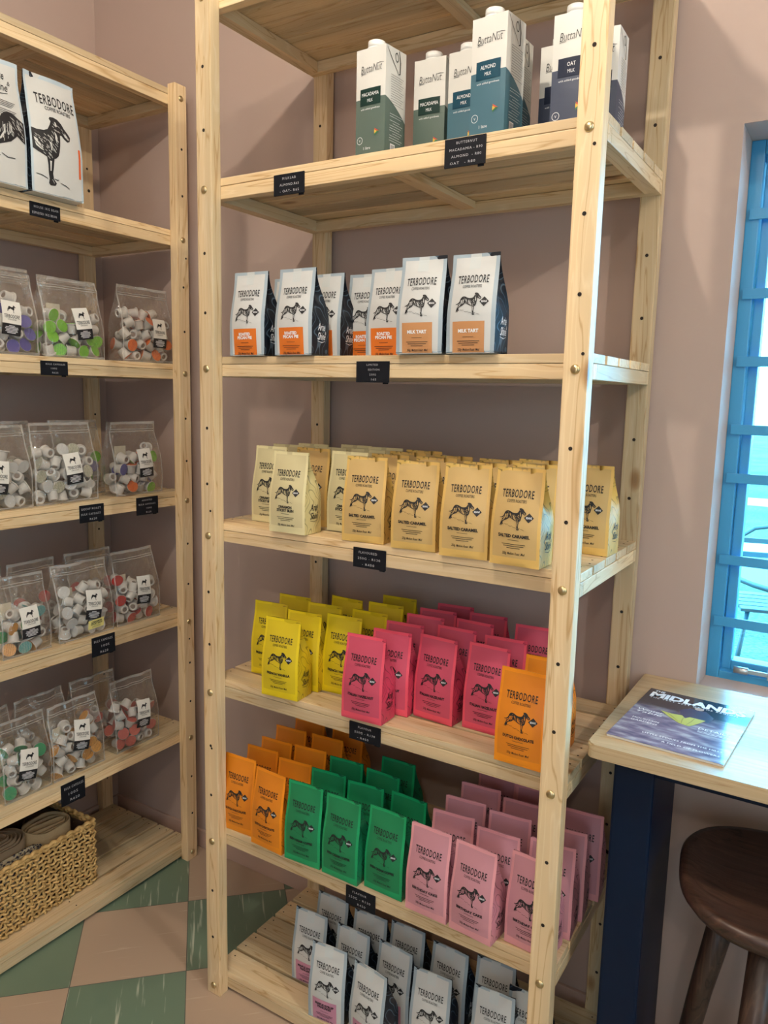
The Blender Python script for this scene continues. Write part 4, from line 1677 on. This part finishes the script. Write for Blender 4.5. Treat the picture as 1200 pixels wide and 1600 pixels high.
def folded(name, m, cx, cy, cz, L, Wd, H_, layers, thick, rz, label, cat):
    """cloth rolled flat: nested U loops whose folds show on top"""
    t = empty(name, (cx, cy, cz), rz)
    tag(t, label, cat, 'rolled cloths in the wicker basket')
    bm = bmesh.new()
    rk2 = random.Random(name + label)
    for l in range(layers):
        r = Wd / 2 - l * Wd / 2 / layers
        hl = L / 2 - l * L * .04 - r
        pts = []
        for i in range(13):
            a = -pi / 2 + pi * i / 12
            pts.append((hl + r * cos(a), r * sin(a)))
        for i in range(13):
            a = pi / 2 + pi * i / 12
            pts.append((-hl + r * cos(a), r * sin(a)))
        n = len(pts)
        top = H_ - rk2.uniform(0, .01)
        inn = [(x * .985, y - math.copysign(min(abs(y), thick), y)) for x, y in pts]
        A = [bm.verts.new((x, y, 0)) for x, y in pts]
        Bv = [bm.verts.new((x, y, top + .003 * sin(x * 60 + l))) for x, y in pts]
        Cv = [bm.verts.new((x, y, top + .003 * sin(x * 60 + l))) for x, y in inn]
        Dv = [bm.verts.new((x, y, 0)) for x, y in inn]
        for i in range(n):
            j = (i + 1) % n
            for q, s in ((A, Bv), (Bv, Cv), (Cv, Dv)):
                f = bm.faces.new((q[i], q[j], s[j], s[i]))
                f.smooth = True
    new_obj('folded_cloth', bm, m, t)
    return t


bz = ZT[0] + .010
folded('rolled_cloth', hess2, -.650, -.215, bz, .27, .110, .212, 7, .0045, pi / 2 + .05, 'grey brown cloth rolled flat in the wicker basket, largest roll at the back', 'cloth')
folded('rolled_cloth', hess, -.628, -.018, bz, .135, .105, .208, 3, .006, pi / 2 - .1, 'sand brown hessian roll with a wide open loop in the wicker basket', 'cloth')
folded('rolled_cloth', rope_m, -.573, -.190, bz, .24, .050, .185, 4, .005, pi / 2 + .03, 'navy and cream patterned roll along the front of the wicker basket', 'cloth')
folded('rolled_cloth', ln, -.700, .010, bz, .10, .08, .190, 4, .004, pi / 2, 'dark brown cloth roll in the back corner of the wicker basket', 'cloth')

# ------------------------------------------------------------------ counter, magazine, stool
ct = empty('counter_table', (.930, .028, 0))
tag(ct, 'high counter with a pale wooden top under the blue window', 'counter')
bm = bmesh.new()
CT, CZ = .026, .917
outl = []
X1, Y1, rd = 1.15, WY - .028 - .002, .014
for cx, cy, a0 in ((rd, rd, pi), (X1 - rd, rd, 1.5 * pi), (X1 - .002, Y1 - .002, 0), (.002, Y1 - .002, .5 * pi)):
    r_ = rd if cy < .1 else .002
    for i in range(6):
        a = a0 + i / 5 * pi / 2
        outl.append((cx + r_ * cos(a), cy + r_ * sin(a)))
lo = [bm.verts.new((x, y, CZ - CT)) for x, y in outl]
hi = [bm.verts.new((x, y, CZ)) for x, y in outl]
bm.faces.new(lo[::-1]); ftop = bm.faces.new(hi)
for i in range(len(outl)):
    j = (i + 1) % len(outl)
    bm.faces.new((lo[i], lo[j], hi[j], hi[i]))
bmesh.ops.bevel(bm, geom=[e for e in ftop.edges], offset=.003, segments=2, affect='EDGES')
new_obj('worktop', bm, counter_wood, ct)
bm = bmesh.new()
for (a, b, c, d) in ((.040, .113, .046, .262),):
    add_box(bm, a, b, c, d, 0, CZ - CT - .001, .009, seg=4)
new_obj('leg', bm, navy_paint, ct)
bm = bmesh.new()
add_box(bm, .100, 1.08, .060, .085, CZ - CT - .036, CZ - CT - .001, .003)
new_obj('apron', bm, navy_paint, ct)
bm = bmesh.new()
add_box(bm, 1.06, 1.12, .046, .110, 0, CZ - CT - .001, .009, seg=4)
new_obj('leg', bm, navy_paint, ct)

mg = empty('magazine', (1.0612, .2135, CZ + .0005), radians(-3.2))
tag(mg, 'glossy magazine with a dark photo cover and big white title lying on the counter', 'magazine')
page = mat('magazine_pages', (.7, .68, .64), .7)
bump(page, 100, .1)
cover = mat('magazine_cover', (.1, .1, .15), .16, coat=.5)
cb_ = cover.node_tree.nodes['Principled BSDF']
tcm = nd(cover, 'ShaderNodeTexCoord')
sp = nd(cover, 'ShaderNodeSeparateXYZ'); lk(cover, tcm.outputs['Object'], sp.inputs[0])
mpm = nd(cover, 'ShaderNodeMapping'); mpm.inputs['Scale'].default_value = (16, 46, 16); lk(cover, tcm.outputs['Object'], mpm.inputs[0])
nm = nd(cover, 'ShaderNodeTexNoise'); nm.inputs['Scale'].default_value = 1.4; nm.inputs['Detail'].default_value = 6; lk(cover, mpm.outputs[0], nm.inputs['Vector'])
rlow = ramp(cover, nm.outputs[0], [(.35, (.10, .10, .19)), (.5, (.22, .20, .30)), (.66, (.42, .45, .52))])
mr2 = nd(cover, 'ShaderNodeMapRange'); mr2.inputs[1].default_value = .055; mr2.inputs[2].default_value = .020; lk(cover, sp.outputs[1], mr2.inputs[0])
mx2 = nd(cover, 'ShaderNodeMix', data_type='RGBA'); lk(cover, mr2.outputs[0], mx2.inputs[0]); mx2.inputs[6].default_value = (.022, .022, .036, 1); lk(cover, rlow.outputs[0], mx2.inputs[7])
lk(cover, mx2.outputs[2], cb_.inputs['Base Color'])
MW, MH = .205, .285
bm = bmesh.new(); add_box(bm, -MW / 2 + .001, MW / 2 - .001, -MH / 2 + .001, MH / 2 - .001, 0, .0042, .0006)
new_obj('pages', bm, page, mg)
bm = bmesh.new(); add_box(bm, -MW / 2, MW / 2, -MH / 2, MH / 2, .0043, .0050, .0002)
new_obj('cover', bm, cover, mg)
Sm = lambda u, v, off: (u, v, .0050 + off)
P = Print(Sm)
P.text('THE', -.080, .126, .013, bold=.03, off=.0003, fitw=.020)
P.text('MIDLANDS', -.001, .097, .036, bold=.05, off=.0003, fitw=.186)
P.text('THE VERY BEST OF THE REGION', -.005, .088, .008, bold=.01, off=.0003, fitw=.170, spacing=1.3)
P.done('title', white_ink, mg)
P = Print(Sm)
P.ngon([(-.014, .035), (-.022, .055), (-.006, .078), (.010, .074), (.024, .078), (.044, .052), (.040, .020), (.018, .028), (.004, .022)], 0, .0003, 1)
P.done('figure_picture', mat('figure_cloth', (.045, .04, .085), .3), mg)
P = Print(Sm)
P.ngon([(.010 + .009 * cos(a), .082 + .008 * sin(a)) for a in [2 * pi * i / 14 for i in range(14)]], 0, .0005, 1)
P.done('face_picture', mat('figure_face', (.5, .36, .28), .3), mg)
P = Print(Sm)
P.ngon([(-.052, .030), (-.030, .026), (-.010, .030), (-.002, .018), (.004, .030), (.034, .030), (.024, .004), (.014, -.016), (-.006, -.012), (-.030, .008)], 0, .0006, 1)
P.line([(-.005, .022), (-.004, .004), (-.002, -.010)], .002, 1, .0009)
P.line([(.014, .028), (.012, .008), (.008, -.012)], .002, 1, .0009)
P.line([(-.038, .026), (-.024, .012), (-.010, -.004)], .002, 1, .0009)
P.done('yellow_cloth_picture', [mat('picture_yellow_green', (.50, .52, .12), .3), mat('picture_olive', (.30, .30, .06), .3)], mg)
P = Print(Sm)
P.text('Winter', -.068, .010, .013, shear=.2, off=.0003, fitw=.05)
P.text('Table', -.068, -.003, .013, shear=.2, off=.0003, fitw=.05)
P.text('MOUNTAIN', -.062, -.038, .010, off=.0003, fitw=.05)
P.text('GARDENS', -.062, -.050, .010, off=.0003, fitw=.05)
P.text('DETAILS', .058, -.018, .014, off=.0003, fitw=.055)
for i in range(2):
    P.rect(.032, .084, -.026 - i * .005, -.0245 - i * .005, 0, .0003, 1, 1)
P.text('LITTLE STORIES FROM THE HILLS', .020, -.098, .009, off=.0003, fitw=.14)
P.text('A FIELD OF FLOWERS', .040, -.118, .009, off=.0003, fitw=.10)
P.done('cover_lines', white_ink, mg)

st = empty('bar_stool', (1.276, .190, 0), .15)
tag(st, 'dark stained wooden bar stool with a dished round seat pushed under the counter', 'bar stool')
bm = bmesh.new()
n = 56
prof = [(.0, .604), (.10, .602), (.150, .608), (.182, .622), (.194, .638), (.1945, .650), (.189, .657), (.178, .656), (.155, .646), (.11, .639), (.05, .637), (.0, .6365)]


def sq(q):
    c, d = cos(2 * pi * q), sin(2 * pi * q)
    k = (abs(c) ** 2.7 + abs(d) ** 2.7) ** (-1 / 2.7)
    return c * k, d * k


prev = None
for r, z in prof:
    if r == 0:
        ring = [bm.verts.new((0, 0, z))]
    else:
        ring = [bm.verts.new((r * 1.0 * sq(a / n)[0], r * .96 * sq(a / n)[1], z + .006 * (abs(cos(2 * pi * a / n)) ** 2) * (r / .19))) for a in range(n)]
    if prev:
        for a in range(n):
            b = (a + 1) % n
            if len(prev) == 1:
                f = bm.faces.new((prev[0], ring[b], ring[a]))
            elif len(ring) == 1:
                f = bm.faces.new((prev[a], prev[b], ring[0]))
            else:
                f = bm.faces.new((prev[a], prev[b], ring[b], ring[a]))
            f.smooth = True
    prev = ring
new_obj('seat', bm, dark_wood, st)
for k in range(4):
    a = pi / 4 + k * pi / 2 + .35
    bm = bmesh.new()
    add_tube(bm, [(.105 * cos(a), .105 * sin(a), .612), (.15 * cos(a), .15 * sin(a), .36), (.205 * cos(a), .205 * sin(a), 0)], lambda q: .026 - .009 * q, 14)
    new_obj('leg', bm, dark_wood_z, st)
for k in range(4):
    a0, a1 = pi / 4 + k * pi / 2 + .35, pi / 4 + (k + 1) * pi / 2 + .35
    bm = bmesh.new()
    add_tube(bm, [(.172 * cos(a0), .172 * sin(a0), .20), (.172 * cos(a1), .172 * sin(a1), .20)], .010, 10)
    new_obj('footrest_bar', bm, dark_wood, st)
st.scale = (1, 1, 1.022)
